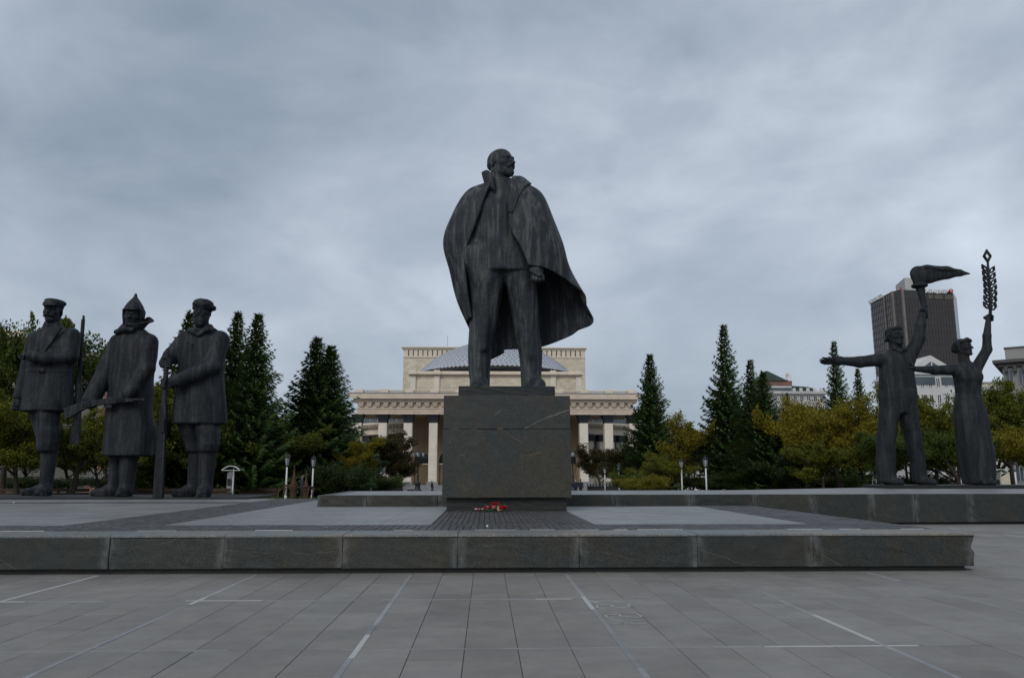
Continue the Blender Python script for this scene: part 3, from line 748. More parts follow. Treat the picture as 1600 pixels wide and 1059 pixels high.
coat_rows = [
 [(-.44,-.36,6.16),(-.58,-.50,5.75),(-.78,-.55,5.1),(-1.00,-.52,4.5),(-1.18,-.46,3.9),(-1.17,-.42,3.0),(-1.06,-.30,2.08)],
 [(-.58,-.16,6.19),(-1.00,-.30,5.88),(-1.30,-.42,5.2),(-1.52,-.40,4.45),(-1.47,-.28,3.75),(-1.30,-.15,2.9),(-1.08,-.05,2.04)],
 [(-.60,.02,6.21),(-1.16,-.02,5.93),(-1.58,-.04,5.18),(-1.81,.02,4.38),(-1.58,.12,3.5),(-1.36,.22,2.7),(-1.04,.25,1.98)],
 [(-.50,.24,6.23),(-.98,.42,5.85),(-1.28,.60,5.1),(-1.36,.72,4.3),(-1.18,.80,3.4),(-1.0,.82,2.5),(-.86,.78,1.62)],
 [(-.26,.36,6.24),(-.52,.64,5.8),(-.66,.84,5.0),(-.68,.94,4.1),(-.62,1.0,3.2),(-.52,1.0,2.3),(-.40,.98,1.38)],
 [(.10,.38,6.24),(.16,.68,5.8),(.2,.90,5.0),(.22,1.0,4.1),(.24,1.08,3.2),(.26,1.12,2.3),(.30,1.10,1.40)],
 [(.42,.30,6.22),(.72,.56,5.82),(.92,.78,5.0),(1.02,.94,4.1),(1.08,1.06,3.2),(1.1,1.15,2.3),(1.06,1.18,1.46)],
 [(.56,.18,6.2),(.98,.34,5.88),(1.26,.52,5.05),(1.48,.70,4.2),(1.68,.84,3.3),(1.85,.95,2.5),(1.92,1.02,1.76)],
 [(.57,.14,6.2),(1.02,.26,5.89),(1.33,.40,5.06),(1.56,.55,4.25),(1.80,.70,3.42),(2.05,.80,2.72),(2.21,.88,1.94)],
 [(.60,.08,6.19),(1.06,.16,5.90),(1.38,.26,5.08),(1.62,.38,4.3),(1.86,.5,3.55),(2.20,.62,2.95),(2.64,.76,2.14)],
 [(.61,.03,6.18),(1.07,.09,5.91),(1.40,.15,5.08),(1.66,.22,4.32),(1.87,.30,3.64),(2.16,.42,3.18),(2.45,.56,2.58)],
 [(.62,-.02,6.18),(1.07,.02,5.91),(1.42,.04,5.08),(1.68,.06,4.35),(1.85,.12,3.72),(2.08,.22,3.36),(2.38,.38,2.93)],
 [(.62,-.14,6.17),(1.00,-.22,5.86),(1.30,-.34,5.05),(1.54,-.40,4.4),(1.68,-.38,3.85),(1.78,-.32,3.5),(1.90,-.24,3.10)],
 [(.58,-.26,6.15),(.84,-.44,5.80),(1.05,-.62,5.05),(1.22,-.70,4.45),(1.33,-.70,3.95),(1.40,-.66,3.65),(1.44,-.62,3.32)],
 [(.52,-.34,6.12),(.56,-.56,5.75),(.56,-.74,5.05),(.66,-.82,4.5),(.84,-.84,4.0),(.98,-.82,3.7),(1.06,-.78,3.46)],
 [(.46,-.40,6.10),(.28,-.60,5.72),(.09,-.74,5.05),(.10,-.80,4.60),(.32,-.84,4.18),(.50,-.84,3.82),(.62,-.80,3.52)]]
cv = sheet(coat_rows, 140, 110, .075, .055, 4.3, 1.0)
part('coat', cv, m_stat, main)
# turned-up collar and lapels
col_rows = [[(-.33,-.50,5.82),(-.36,-.48,6.06),(-.40,-.43,6.30)],
            [(-.46,-.38,5.98),(-.50,-.35,6.26),(-.53,-.30,6.53)],
            [(-.58,-.14,6.10),(-.65,-.12,6.32),(-.70,-.10,6.54)],
            [(-.50,.12,6.16),(-.54,.16,6.38),(-.58,.18,6.58)],
            [(-.10,.36,6.20),(-.10,.42,6.4),(-.10,.48,6.52)],
            [(.34,.30,6.18),(.38,.36,6.34),(.46,.40,6.38)],
            [(.46,.06,6.2),(.54,.06,6.30),(.66,.04,6.24)],
            [(.30,-.22,6.36),(.48,-.24,6.34),(.74,-.24,6.13)],
            [(.14,-.42,6.20),(.36,-.48,6.15),(.60,-.50,6.00)],
            [(.12,-.60,5.72),(.24,-.66,5.68),(.38,-.66,5.62)],
            [(.04,-.72,5.1),(.10,-.78,5.08),(.17,-.79,5.05)]]
part('collar', sheet(col_rows, 60, 12, .07), m_stat, main)
# strip of the jacket tail hanging behind the leg
part('coat_tail', sheet([[(-.45,.7,1.9),(-.44,.75,1.45),(-.42,.78,1.02)],[(-.25,.7,1.9),(-.22,.74,1.5),(-.14,.78,1.16)],[(-.1,.7,1.9),(-.05,.74,1.5),(-.02,.78,1.24)]], 10, 10, .05), m_stat, main)

# ---------------- three armed men
def boots(s, p, toe, r=.24, kn=.33):
    s.cone((p[0],p[1],.45), (p[0],p[1],1.9), r, kn, .08)
    s.cone((p[0],p[1],.30), (p[0]+(toe[0]-p[0])*.35, p[1]+(toe[1]-p[1])*.35, .22), r*1.02, r*.95, .08)
    s.cone((p[0]+(toe[0]-p[0])*.2, p[1]+(toe[1]-p[1])*.2, .18), (toe[0],toe[1],.13), .20, .15, .08)
    s.ell((p[0],p[1],.16), (.26,.26,.18), .06)
    for i, z in enumerate((.58, .76)): s.chain([(p[0]-r*.9,p[1]-.05,z+.03*(i%2)),(p[0],p[1]-r*1.02,z-.03),(p[0]+r*.9,p[1]-.05,z+.03*((i+1)%2))], [.025,.03,.025], .05)
    s.cone((p[0]-kn*.8,p[1]-kn*.5,1.84), (p[0]+kn*.8,p[1]-kn*.5,1.82), .045, .045, .04)
    s.box((p[0]+(toe[0]-p[0])*.45, p[1]+(toe[1]-p[1])*.45, .03), (.20,.40,.045), .015, rot=(0,0,math.atan2(toe[0]-p[0], -(toe[1]-p[1]))))

S1x, S2x, S3x = -18.13, -14.40, -11.28
t1 = thing('statue', 'statue of a moustached man in a flat cap with a rifle slung behind his shoulder', 'statue', (S1x, 33, Bz), group='statues of armed men')
s = Sdf((-1.75,-1.25,-.02), (1.5,1.0,7.3), .05)
s.loft([(3.38,-.06,.0,1.0,.66),(4.2,-.06,0,.93,.6),(5.05,-.05,0,.86,.55),(5.4,-.03,0,.88,.57),(6.1,-.02,.02,.90,.56),(6.5,-.06,.03,.84,.48),(6.78,-.10,.04,.62,.4),(7.0,-.14,.05,.34,.3),(7.15,-.16,.05,.28,.27)], .08, 2.3,
       fold=lambda x, y, z: .075*(.5-np.abs(np.sin(3.3*x+.35*z+1.5*y)))*np.clip((5.1-z)/1.5,0.12,1) + .03*(.4-np.abs(np.sin(2.3*z+2.6*x)))*np.clip((z-5.1)/.5,0,1))
s.loft([(4.98,-.05,0,.885,.575),(5.14,-.05,0,.885,.575)], .02, 2.3)                              # belt
s.box((-.1,-.6,5.06), (.13,.05,.10), .03)
s.chain([(-.80,.02,6.45),(-1.02,.05,5.3),(-1.16,-.12,4.05)], [.34,.29,.22], .05)
s.chain([(.64,.0,6.55),(.80,-.22,5.68)], [.38,.33], .06); s.chain([(.80,-.22,5.68),(.1,-.68,5.52),(-.42,-.76,5.62)], [.32,.26,.2], .04)
s.cone((-.48,-.76,5.62), (-.30,-.76,5.58), .235, .235, .04)
s.chain([(.42,-.44,6.85),(.1,-.60,6.1),(-.42,-.62,5.35)], [.06,.06,.06], .04)                    # strap
s.loft([(1.75,.25,-.22,.34,.36),(2.1,.26,-.24,.43,.44),(2.8,.14,-.16,.43,.46),(3.5,.08,-.1,.44,.46)], .03, fold=crease(.03,7,3,1))
s.loft([(1.75,.0,.3,.30,.34),(2.1,-.06,.28,.33,.4),(2.8,-.26,.2,.38,.42),(3.5,-.42,.12,.42,.44)], .03, fold=crease(.03,6,3,2))
boots(s, (.28,-.12), (.32,-.68)); boots(s, (.02,.34), (-.56,-.12), .22, .28)
s.loft([(6.95,-.16,.04,.42,.38),(7.2,-.19,.03,.30,.30)], .03)
b = s.mesh()
h1 = xform(head('moustache'), .98, (R(-3),0,R(8)), (-.19,-.06,7.12))
hA = xform(fist(), .56, (0,0,R(20)), (-1.18,-.16,3.72)); hB = xform(fist(), .50, (R(80),R(0),R(82)), (-.66,-.80,5.66))
part('body', join([b, h1, hA, hB]), m_stat2, t1)
s = Sdf((-.6,-.75,-.2), (.6,.7,.6), .022)
s.ell((0,.05,.16), (.43,.49,.18), .05, rot=(.18,0,0)); s.ell((.03,.06,.26), (.42,.46,.13), .06, rot=(.1,.12,0)); s.loft([(-.03,0,.04,.37,.44),(.10,0,.04,.38,.45)], .04)
s.ell((0,-.40,-.01), (.30,.22,.045), .03, rot=(.25,0,0))
part('cap', xform(s.mesh(), .98, (R(-4),0,R(8)), (-.19,-.04,7.80)), m_stat2, t1)
rf = MB()
rf.tube([(.90,.34,7.52),(.92,.33,7.35),(.93,.32,6.2)], [.045,.05,.055], 10); rf.tube([(.90,.34,7.36),(.94,.33,5.4),(.98,.32,4.5)], [.075,.085,.10], 10)
rf.prism([(.87,4.6),(1.10,4.6),(1.14,3.6),(1.22,2.08),(.84,2.10),(.93,3.4)], 'y', .22, .42)
rf.build('rifle', m_stat2, t1)

t2 = thing('statue', 'statue of a man in a pointed cloth helmet and long coat gripping a level rifle', 'statue', (S2x, 32, Bz), group='statues of armed men')
s = Sdf((-1.75,-1.3,-.02), (1.6,1.1,7.3), .05)
fo = lambda x, y, z: .11*(.5-np.abs(np.sin(2.9*x-.22*z+1.4*y+.8)))*np.clip((5.4-z)/3.2,.1,1) + .025*(.4-np.abs(np.sin(2*z+3*x)))
s.loft([(1.55,.24,.05,1.03,.78),(2.6,.14,.03,.97,.72),(3.6,.04,0,.88,.64),(4.6,.0,0,.84,.58),(5.6,.04,0,.88,.56),(6.15,.04,.02,.85,.5),(6.45,.02,.03,.66,.44),(6.75,-.06,.03,.34,.32)], .08, 2.3, fold=fo)
s.cone((-.04,-.90,1.45), (-.06,-.80,2.5), .06, .02, .04, sub=True)
s.chain([(-.62,.0,6.15),(-.98,-.1,5.0),(-1.2,-.5,3.85)], [.36,.36,.30], .05)
s.chain([(.58,.0,6.15),(.68,-.22,5.05),(.34,-.74,4.1)], [.38,.33,.23], .05); s.cone((.40,-.70,4.2), (.30,-.78,4.02), .27, .27, .04)
s.cone((-1.08,-.3,4.6), (-1.22,-.6,3.75), .30, .34, .08)
s.chain([(-.35,.12,2.0),(-.36,.14,.5)], [.32,.25], .03); s.chain([(.20,-.08,2.0),(.20,-.1,.5)], [.38,.27], .03)
boots(s, (-.34,.14), (-1.0,-.18), .24, .28); boots(s, (.22,-.1), (.22,-.66), .27, .35)
s.chain([(-.60,-.36,6.52),(-.2,-.50,6.62),(.1,-.48,6.60)], [.10,.12,.1], .06)
s.cone((-.45,-.2,6.6), (-.3,.0,6.95), .18, .16, .08)
b = s.mesh()
h2 = xform(head('plain'), .94, (R(-2),0,R(6)), (-.09,-.10,6.74))
hA = xform(grip(), .50, (0,R(-90),0), (-1.20,-.86,3.54)); hB = xform(grip(), .50, (R(0),R(-100),R(0)), (.06,-.86,3.76))
part('body', join([b, h2, hA, hB]), m_stat2, t2)
s = Sdf((-.7,-.7,-.85), (.7,.75,.95), .026)
s.loft([(-.02,0,.06,.42,.50),(.12,0,.06,.40,.48),(.30,0,.06,.31,.38),(.48,0,.06,.19,.22),(.62,0,.06,.09,.10),(.74,0,.06,.05,.05)], .03)
s.ell((0,.06,.74), (.06,.06,.06), .02)
for a in (-1, 1): s.loft([(-.62,a*.30,.06,.10,.20),(-.3,a*.355,.05,.08,.26),(.05,a*.37,.05,.07,.32)], .05)
s.loft([(-.6,0,.38,.30,.12),(.05,0,.42,.34,.14)], .06); s.ell((0,-.40,-.02), (.30,.14,.05), .03, rot=(.3,0,0))
part('helmet', xform(s.mesh(), .94, (R(-2),0,R(6)), (-.09,-.08,7.46)), m_stat2, t2)
part('collar', sheet([[(.02,-.42,6.62),(.06,-.46,6.74),(.10,-.5,6.86)],[(.24,-.34,6.66),(.34,-.36,6.8),(.48,-.38,6.92)],[(.34,-.05,6.74),(.52,-.05,6.94),(.74,-.06,7.04)],[(.26,.18,6.78),(.38,.2,7.05),(.44,.2,7.26)],[(.06,.34,6.8),(.1,.4,7.0),(.12,.44,7.18)]], 24, 10, .06), m_stat2, t2)
rf = MB()
rf.prism([(-2.06,3.38),(-1.98,2.94),(-1.30,3.36),(-.85,3.50),(-.80,3.70),(-1.02,3.76),(-1.46,3.62)], 'y', -.98, -.80)
rf.prism([(-.86,3.50),(.10,3.62),(.55,3.66),(.55,3.78),(.10,3.82),(-.80,3.74)], 'y', -.97, -.80)
rf.tube([(.45,-.885,3.73),(.96,-.885,3.735)], .055, 10); rf.box(-.55,-.25,-.93,-.84,3.42,3.56); rf.tube([(-.5,-.885,3.78),(.3,-.885,3.86)], .035, 8)
rf.build('rifle', m_stat2, t2)

t3 = thing('statue', 'statue of a bearded man in a fur hat holding an upright rifle with both hands', 'statue', (S3x, 31, Bz), group='statues of armed men')
s = Sdf((-1.75,-1.25,-.02), (1.5,1.0,7.0), .05)
s.loft([(2.76,.10,.0,.99,.68),(3.6,.06,0,.94,.62),(4.6,.02,0,.88,.57),(5.5,.02,0,.88,.56),(6.0,.02,.02,.86,.54),(6.28,.02,.03,.72,.46),(6.55,.02,.03,.42,.36),(6.75,.0,.03,.30,.28)], .08, 2.3,
       fold=lambda x, y, z: .08*(.5-np.abs(np.sin(3.0*x+.3*z+1.3*y+.6)))*np.clip((5-z)/1.8,.12,1) + .03*(.4-np.abs(np.sin(2.1*z-2.8*x)))*np.clip((z-4.6)/.6,0,1))
s.cone((-.05,-.60,2.9), (-.2,-.58,5.9), .03, .03, .06)
s.chain([(-.64,.0,6.1),(-1.14,-.12,5.42)], [.36,.31], .05); s.chain([(-1.14,-.12,5.42),(-1.16,-.62,5.10)], [.30,.22], .08)
s.chain([(.66,.0,6.1),(.64,-.42,5.02)], [.39,.34], .06); s.chain([(.64,-.42,5.02),(-.02,-.74,4.62),(-.55,-.82,4.40)], [.33,.29,.23], .04)
s.cone((-.46,-.82,4.42), (-.62,-.84,4.38), .27, .27, .03)
s.loft([(1.7,.56,-.18,.35,.36),(2.0,.58,-.22,.42,.42),(2.5,.48,-.14,.45,.46),(2.9,.40,-.05,.48,.5)], .03, fold=crease(.03,7,3,1))
s.loft([(1.7,-.10,.3,.31,.34),(2.0,-.14,.28,.37,.4),(2.5,-.28,.18,.42,.44),(2.9,-.38,.1,.44,.46)], .03, fold=crease(.03,6,3,2))
boots(s, (.52,-.12), (.54,-.66), .27, .34); boots(s, (-.08,.34), (-.60,-.1), .25, .30)
s.chain([(-.42,-.34,6.42),(-.2,-.48,6.35),(.0,-.5,6.2)], [.10,.11,.07], .05); s.chain([(.52,-.2,6.45),(.3,-.46,6.45),(.05,-.52,6.25)], [.10,.12,.07], .05)
b = s.mesh()
h3 = xform(head('full'), .90, (R(-3),0,R(4)), (-.06,-.10,6.76))
hA = xform(grip(), .58, (0,0,R(142)), (-1.02,-.79,5.06)); hB = xform(grip(), .58, (0,R(10),0), (-.99,-.80,4.28))
part('body', join([b, h3, hA, hB]), m_stat2, t3)
s = Sdf((-.65,-.7,-.3), (.75,.7,.55), .024)
s.loft([(-.12,0,.04,.42,.48),(.10,0,.04,.44,.50),(.26,.0,.05,.41,.46),(.36,.0,.06,.30,.33)], .05, fold=lambda x, y, z: .02*np.sin(22*x+9*z)*np.sin(20*z+11*y))
s.ell((.46,.05,.02), (.11,.18,.12), .04); s.ell((0,-.38,.06), (.33,.12,.13), .05)
part('fur_hat', xform(s.mesh(), .90, (R(-4),R(3),R(4)), (-.06,-.08,7.40)), m_stat2, t3)
rf = MB()
rf.tube([(-1.03,-.80,5.62),(-1.02,-.80,4.6)], [.06,.065], 10); rf.tube([(-1.02,-.80,5.2),(-1.02,-.76,3.0)], [.09,.11], 10)
rf.prism([(-.90,3.4),(-1.12,3.4),(-1.15,1.6),(-1.15,0.0),(-.80,0.0),(-.84,1.6)], 'y', -.86, -.66); rf.box(-1.0,-.9,-.92,-.84,2.4,2.9)
rf.build('rifle', m_stat2, t3)

# ---------------- man with a torch, woman with a branch
WZ = ZR + .14
t4 = thing('statue', 'statue of a striding young man with arm outstretched and a torch held aloft', 'statue', (18.08, 34, WZ))
s = Sdf((-2.9,-1.0,-.03), (2.1,.95,8.2), .05)
s.loft([(3.1,.17,.0,.60,.40),(3.8,.17,.0,.80,.5),(4.6,.17,0,.76,.48),(5.1,.2,0,.74,.48),(5.5,.22,.0,.72,.44),(5.78,.27,.02,.5,.36),(6.0,.29,.03,.29,.27),(6.2,.29,.03,.22,.22)], .1, 2.3,
       fold=lambda x, y, z: .05*(.5-np.abs(np.sin(3.6*x+.35*z+1.5*y))) + .02*(.5-np.abs(np.sin(2*z+3*x))))
s.loft([(.1,-.60,.02,.40,.40),(.6,-.60,.04,.40,.42),(1.7,-.54,0,.37,.42),(2.6,-.38,0,.40,.45),(3.3,-.22,0,.46,.47),(4.1,-.10,0,.50,.48)], .1, fold=lambda x, y, z: .035*(.5-np.abs(np.sin(3.1*x+.5*z+2*y))) + .012*np.sin(5*z+6*x))
s.loft([(.1,.93,.12,.29,.34),(.6,.90,.12,.28,.34),(1.5,.82,.08,.31,.38),(2.6,.65,.03,.37,.43),(3.3,.53,0,.42,.46),(4.1,.42,0,.48,.48)], .1, fold=lambda x, y, z: .035*(.5-np.abs(np.sin(3.4*x-.6*z+2*y+1))) + .012*np.sin(5*z-6*x))
s.cone((-.58,-.1,.14), (-.36,-.62,.12), .21, .17, .1); s.cone((.92,.0,.14), (1.14,-.52,.12), .20, .16, .1)
s.chain([(-.34,.0,5.52),(-1.45,-.06,5.38),(-2.42,-.14,5.42)], [.30,.24,.17], .12); s.cone((-2.35,-.14,5.42), (-2.48,-.14,5.42), .205, .205, .03)
s.chain([(.78,.0,5.52),(1.36,.0,6.48)], [.32,.27], .12); s.chain([(1.36,.0,6.48),(1.47,-.05,7.1),(1.60,-.06,7.70)], [.26,.22,.15], .08)
s.chain([(.02,-.28,5.96),(.28,-.38,5.84),(.56,-.28,5.96)], [.09,.08,.09], .05); s.cone((.28,-.44,5.8), (.24,-.50,4.2), .025, .025, .06)
b = s.mesh()
h4 = xform(head('youth'), .86, (R(-6),0,R(18)), (.26,-.06,6.12))
oh = xform(open_hand(spread=.02), .72, (R(-50),R(-4),R(5)), (-2.50,-.14,5.43)); gh = xform(grip(), .48, (0,R(8),R(205)), (1.69,-.08,7.80))
part('body', join([b, h4, oh, gh]), m_stat3, t4)
tb = MB()
tb.tube([(1.72,-.08,7.36),(1.70,-.08,7.8),(1.64,-.08,8.3),(1.58,-.08,8.82)], [.09,.11,.14,.20], 14); tb.lathe([(.22,0),(.33,.05),(.36,.12),(.28,.2),(.22,.24)], (1.56,-.08,8.78), 16)
torch = tb.build('torch', m_stat3, t4, True)
s = Sdf((.9,-.75,8.7), (4.2,.75,10.2), .035)
s.chain([(1.56,0,8.92),(1.56,0,9.42),(2.0,0,9.43),(2.9,0,9.51),(3.5,0,9.50),(3.95,0,9.47)], [.26,.36,.42,.29,.15,.035], .1)
s.chain([(1.75,-.42,9.72),(2.5,-.40,9.62),(3.3,-.26,9.6)], [.07,.06,.04], .08)
s.cone((1.95,-.5,9.40), (3.4,-.30,9.46), .10, .05, .12, sub=True); s.cone((2.0,.5,9.3), (3.2,.3,9.5), .10, .05, .12, sub=True); s.cone((1.5,-.46,9.2), (1.7,-.5,9.7), .06, .05, .08, sub=True)
v_, q_ = s.mesh(); fl = (v_*np.array([1, .55, 1]) + np.array([0, -.08, 0]), q_)
part('flame', fl, m_stat3, torch)

t5 = thing('statue', 'statue of a young woman in a long dress holding up a leafy branch', 'statue', (21.35, 34, WZ))
s = Sdf((-2.7,-1.0,-.03), (2.0,.95,8.0), .05)
s.loft([(.02,.22,.0,.62,.50),(.5,.22,0,.68,.52),(1.5,.16,0,.80,.55),(2.3,.12,0,.78,.53),(2.9,.11,0,.74,.5),(3.4,.09,0,.66,.45),(3.95,.10,0,.53,.37),(4.4,.12,-.02,.57,.40),(4.75,.13,-.02,.60,.42),(5.05,.12,0,.58,.37),(5.28,.12,.02,.42,.3),(5.45,.14,.04,.2,.2)], .1, 2.2,
       fold=lambda x, y, z: (.075*(.5-np.abs(np.sin(4.6*x-.5*z+.5))) + .012*np.sin(17*x-.5*z))*np.clip((3.7-z)/1.4,.05,1))
for a in (-.16, .40): s.ell((.0+a,-.36,4.72), (.20,.10,.20), .25)
s.cone((.05,-.2,.10), (.05,-.62,.10), .17, .13, .08); s.cone((.40,-.2,.10), (.46,-.60,.10), .17, .13, .08)
s.chain([(-.40,.0,5.06),(-1.4,-.14,5.02),(-2.36,-.28,5.05)], [.25,.19,.125], .12)
s.chain([(.56,.0,5.08),(1.17,.0,5.98)], [.25,.205], .12); s.chain([(1.17,.0,5.98),(1.22,-.02,6.6),(1.36,-.03,7.36)], [.20,.17,.11], .08)
s.cone((.14,.03,5.3), (.15,.02,5.8), .185, .17, .06); s.cone((.12,-.36,5.3), (.12,-.42,4.2), .02, .02, .05)
b = s.mesh()
h5 = xform(head('woman'), .80, (R(-8),0,R(28)), (.13,-.02,5.66))
oh = xform(open_hand(spread=.03), .62, (R(-15),R(4),R(6)), (-2.40,-.28,5.05)); gh = xform(grip(), .42, (0,R(-8),R(150)), (1.44,-.05,7.42))
part('body', join([b, h5, oh, gh]), m_stat3, t5)
stem = MB().tube([(1.36,-.05,7.15),(1.46,-.05,7.6),(1.56,-.05,8.5),(1.57,-.05,9.4),(1.60,-.05,10.05)], [.06,.07,.07,.06,.05], 8).build('branch', m_stat3, t5, True)
def ringleaf(pts, m=m_stat3, hole=.46, th=.045):
    """an open leaf: a thick frame cut from plate"""
    n = len(pts); cx = sum(p[0] for p in pts)/n; cz = sum(p[1] for p in pts)/n
    inn = [(cx+(x-cx)*hole, cz+(z-cz)*hole) for x, z in pts]; b = MB()
    b.v = [(x,-.05-th,z) for x, z in pts] + [(x,-.05-th,z) for x, z in inn] + [(x,-.05+th,z) for x, z in pts] + [(x,-.05+th,z) for x, z in inn]
    for k in range(n):
        l = (k+1) % n; b.f += [(k,l,n+l,n+k), (2*n+l,2*n+k,3*n+k,3*n+l), (l,k,2*n+k,2*n+l), (n+k,n+l,3*n+l,3*n+k)]
    return b.build('leaf', m, stem)
for i in range(7):
    z = 7.78 + .29*i
    cx = 1.46 + .13*min(1, (z-7.6)/.9)
    for sg, dz in ((1, 0), (-1, .07)):
        ringleaf([(cx+sg*a, z+dz+b_) for a, b_ in ((0,-.02),(.17,.0),(.30,.14),(.29,.34),(.13,.24),(.01,.12))])
ringleaf([(1.60+a, 9.98+b_) for a, b_ in ((0,0),(.20,.33),(0,.66),(-.20,.33))], hole=.5)
# ================================================================== theatre
YO = 200.0
XO = at_y(775, 700, YO).x
SX = at_y(776, 700, YO).x - XO                      # metres per photo pixel on the front plane
def zo(py, Y=YO, px=775): return at_y(px, py, Y).z
op = thing('theatre', 'cream classical theatre with square-columned portico and scaled silver dome behind the monument', 'theatre', (XO, YO, zo(766)))
O0 = op.location.copy()
def Z(py, Y=YO): return zo(py, Y) - O0.z
def XW(px, Y=YO): return at_y(px, 640, Y).x - XO
Zs = Z(757.5)                                       # floor of the porch
# steps
stp = MB(); n = 8
for i in range(n):
    z1 = Zs*(i+1)/n; stp.box(-46+.5*i, 46-.5*i, -9+.8*i, 12, Zs*i/n - (.6 if i == 0 else 0), z1)
stp.build('stairs', m_greyst, op)
colw = 2.12; cdep = 2.6
cxs = [(559.5 + 39.2*k - 775)*SX for k in range(12)]
Zcb, Zct, Zent = Z(752), Z(661), Z(648)
me_base = MB().bevbox(-1.42, 1.42, -1.7, 1.7, 0, Zcb-Zs, .12).mesh('column_base', m_greyst)
shaft = MB().box(-colw/2, colw/2, -cdep/2, cdep/2, 0, Zct-Zcb)
shaft.box(-colw/2+.16, colw/2-.16, -cdep/2-.05, -cdep/2, .4, Zct-Zcb-.5)
me_shaft = shaft.mesh('column_shaft', m_col)
prof = []
hc = Zent - Zct
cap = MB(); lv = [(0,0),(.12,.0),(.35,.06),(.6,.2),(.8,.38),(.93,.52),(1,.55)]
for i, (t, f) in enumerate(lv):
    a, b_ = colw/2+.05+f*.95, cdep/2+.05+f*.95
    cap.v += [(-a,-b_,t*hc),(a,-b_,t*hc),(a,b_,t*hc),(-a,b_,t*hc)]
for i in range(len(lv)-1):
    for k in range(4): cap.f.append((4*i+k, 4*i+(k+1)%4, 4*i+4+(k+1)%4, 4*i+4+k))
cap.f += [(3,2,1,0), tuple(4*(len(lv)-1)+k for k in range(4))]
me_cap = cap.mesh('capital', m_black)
me_abac = MB().box(-colw/2-.55, colw/2+.35, -cdep/2-.6, cdep/2+.4, hc-.02, hc+.34).mesh('abacus', m_pink_s)
for cx in cxs:
    c = obj('column', me_shaft, op, (cx, 0, Zcb)); obj('column_base', me_base, c, (0,0,Zs-Zcb)); obj('capital', me_cap, c, (0,0,Zct-Zcb+.003)); obj('abacus', me_abac, c, (0,0,Zct-Zcb))
# entablature: architrave, frieze with modillions, stepped cornice
XE = (1000 - 541)/2*SX                              # half width of the cornice
ent = MB()
za, zb, zc, zd, ze, zf = Z(648), Z(640), Z(638.5), Z(630), Z(625), Z(617)
XA = XE - 2.3
ent.box(-XA, XA, -1.6, 14, za, Z(643.8)); ent.box(-XA-.12, XA+.12, -1.72, 14, Z(643.8), zb); ent.box(-XA-.3, XA+.3, -1.9, 14, zb, zc)
ent.box(-XA, XA, -1.55, 14, zc, zd+.05)
ent.box(-XA-.85, XA+.85, -2.5, 14, zd+.05, ze); 
ent.prism([(-XA-.95,ze),(XA+.95,ze),(XE-.45,Z(621)),(XE-.2,Z(620.8)),(XE-.1,Z(618)),(XE,zf),(-XE,zf),(-XE+.1,Z(618)),(-XE+.2,Z(620.8)),(-XE+.45,Z(621))], 'y', -3.6, 14)
ent.build('entablature', m_pink_s, op)
MB().box(-XE-.1, XE+.1, -3.7, 14, zf, zf+.22).build('roof_edge', m_greyst, op)
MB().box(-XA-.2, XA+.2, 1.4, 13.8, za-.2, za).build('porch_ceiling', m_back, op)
br = MB().box(-.62, .62, -2.35, -1.55, zd-.55, zd+.04).box(-.5, .5, -2.15, -1.55, zd-1.0, zd-.55).box(-.42, .42, -1.95, -1.55, zc+.35, zd-1.0)
me_br = br.mesh('bracket', m_pink_s); nb = 34
for i in range(nb): obj('bracket', me_br, op, ((-XA+.9) + (2*XA-1.8)*i/(nb-1), 0, 0))
# balustrade
zp = Z(609.2); me_pd = MB().bevbox(-1.05, 1.05, -1.0, 1.0, zf+.2, zp, .1).mesh('pedestal', m_cream_s)
bal = MB(); rail = MB()
for k, cx in enumerate(cxs):
    obj('pedestal', me_pd, op, (cx + (.2 if k < 11 else -.2), -.6, 0))
    if k < 11:
        x0, x1 = cx+1.2, cxs[k+1]-1.0
        rail.box(x0, x1, -.95, -.25, Z(611.6), Z(610.2)); rail.box(x0, x1, -.9, -.3, zf+.2, zf+.45)
        m = 10
        for i in range(m):
            x = x0 + (x1-x0)*(i+.5)/m; bal.lathe([(.06,zf+.45),(.12,zf+.62),(.06,zf+.95),(.08,Z(611.6))], (x,-.6,0), 6)
tag(bal.build('balusters', m_cream_s, op), kind='stuff'); rail.build('handrail', m_cream_s, op)
# porch back wall with arched doorways (left and right bays stay open to the wings)
YB = 11.5
xa, xb = XW(640, YO+YB), XW(909, YO+YB)
def wall_arches(x0, x1, z0, z1, y0, y1, arches):
    """wall built from strips round round-headed openings"""
    w_ = MB(); xs = x0
    for (c, hw, zs) in arches:
        w_.box(xs, c-hw, y0, y1, z0, z1); xs = c+hw
        pts = [(c-hw, zs)] + [(c-hw*cos(pi*i/12), zs+hw*sin(pi*i/12)) for i in range(1, 12)] + [(c+hw, zs)]
        for (a, b_), (c2, d2) in zip(pts, pts[1:]): w_.prism([(a,b_),(c2,d2),(c2,z1),(a,z1)], 'y', y0, y1)
    w_.box(xs, x1, y0, y1, z0, z1); return w_
arch = []
for k in range(2, 9):
    c = (cxs[k]+cxs[k+1])/2*1.0; arch.append((c*1.03, 1.95, Z(718, YO+YB)))
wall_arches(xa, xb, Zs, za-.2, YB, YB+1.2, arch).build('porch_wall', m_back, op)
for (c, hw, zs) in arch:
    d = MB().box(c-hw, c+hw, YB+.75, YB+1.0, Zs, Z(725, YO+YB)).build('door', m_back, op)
    MB().box(c-hw, c+hw, YB+.6, YB+.74, Z(724, YO+YB), Z(716.5, YO+YB)).build('transom', m_black, d)
    MB().box(c-hw+.1, c+hw-.1, YB+.8, YB+.95, Z(716.5, YO+YB), zs+hw+.1).build('fanlight', m_glass, d)
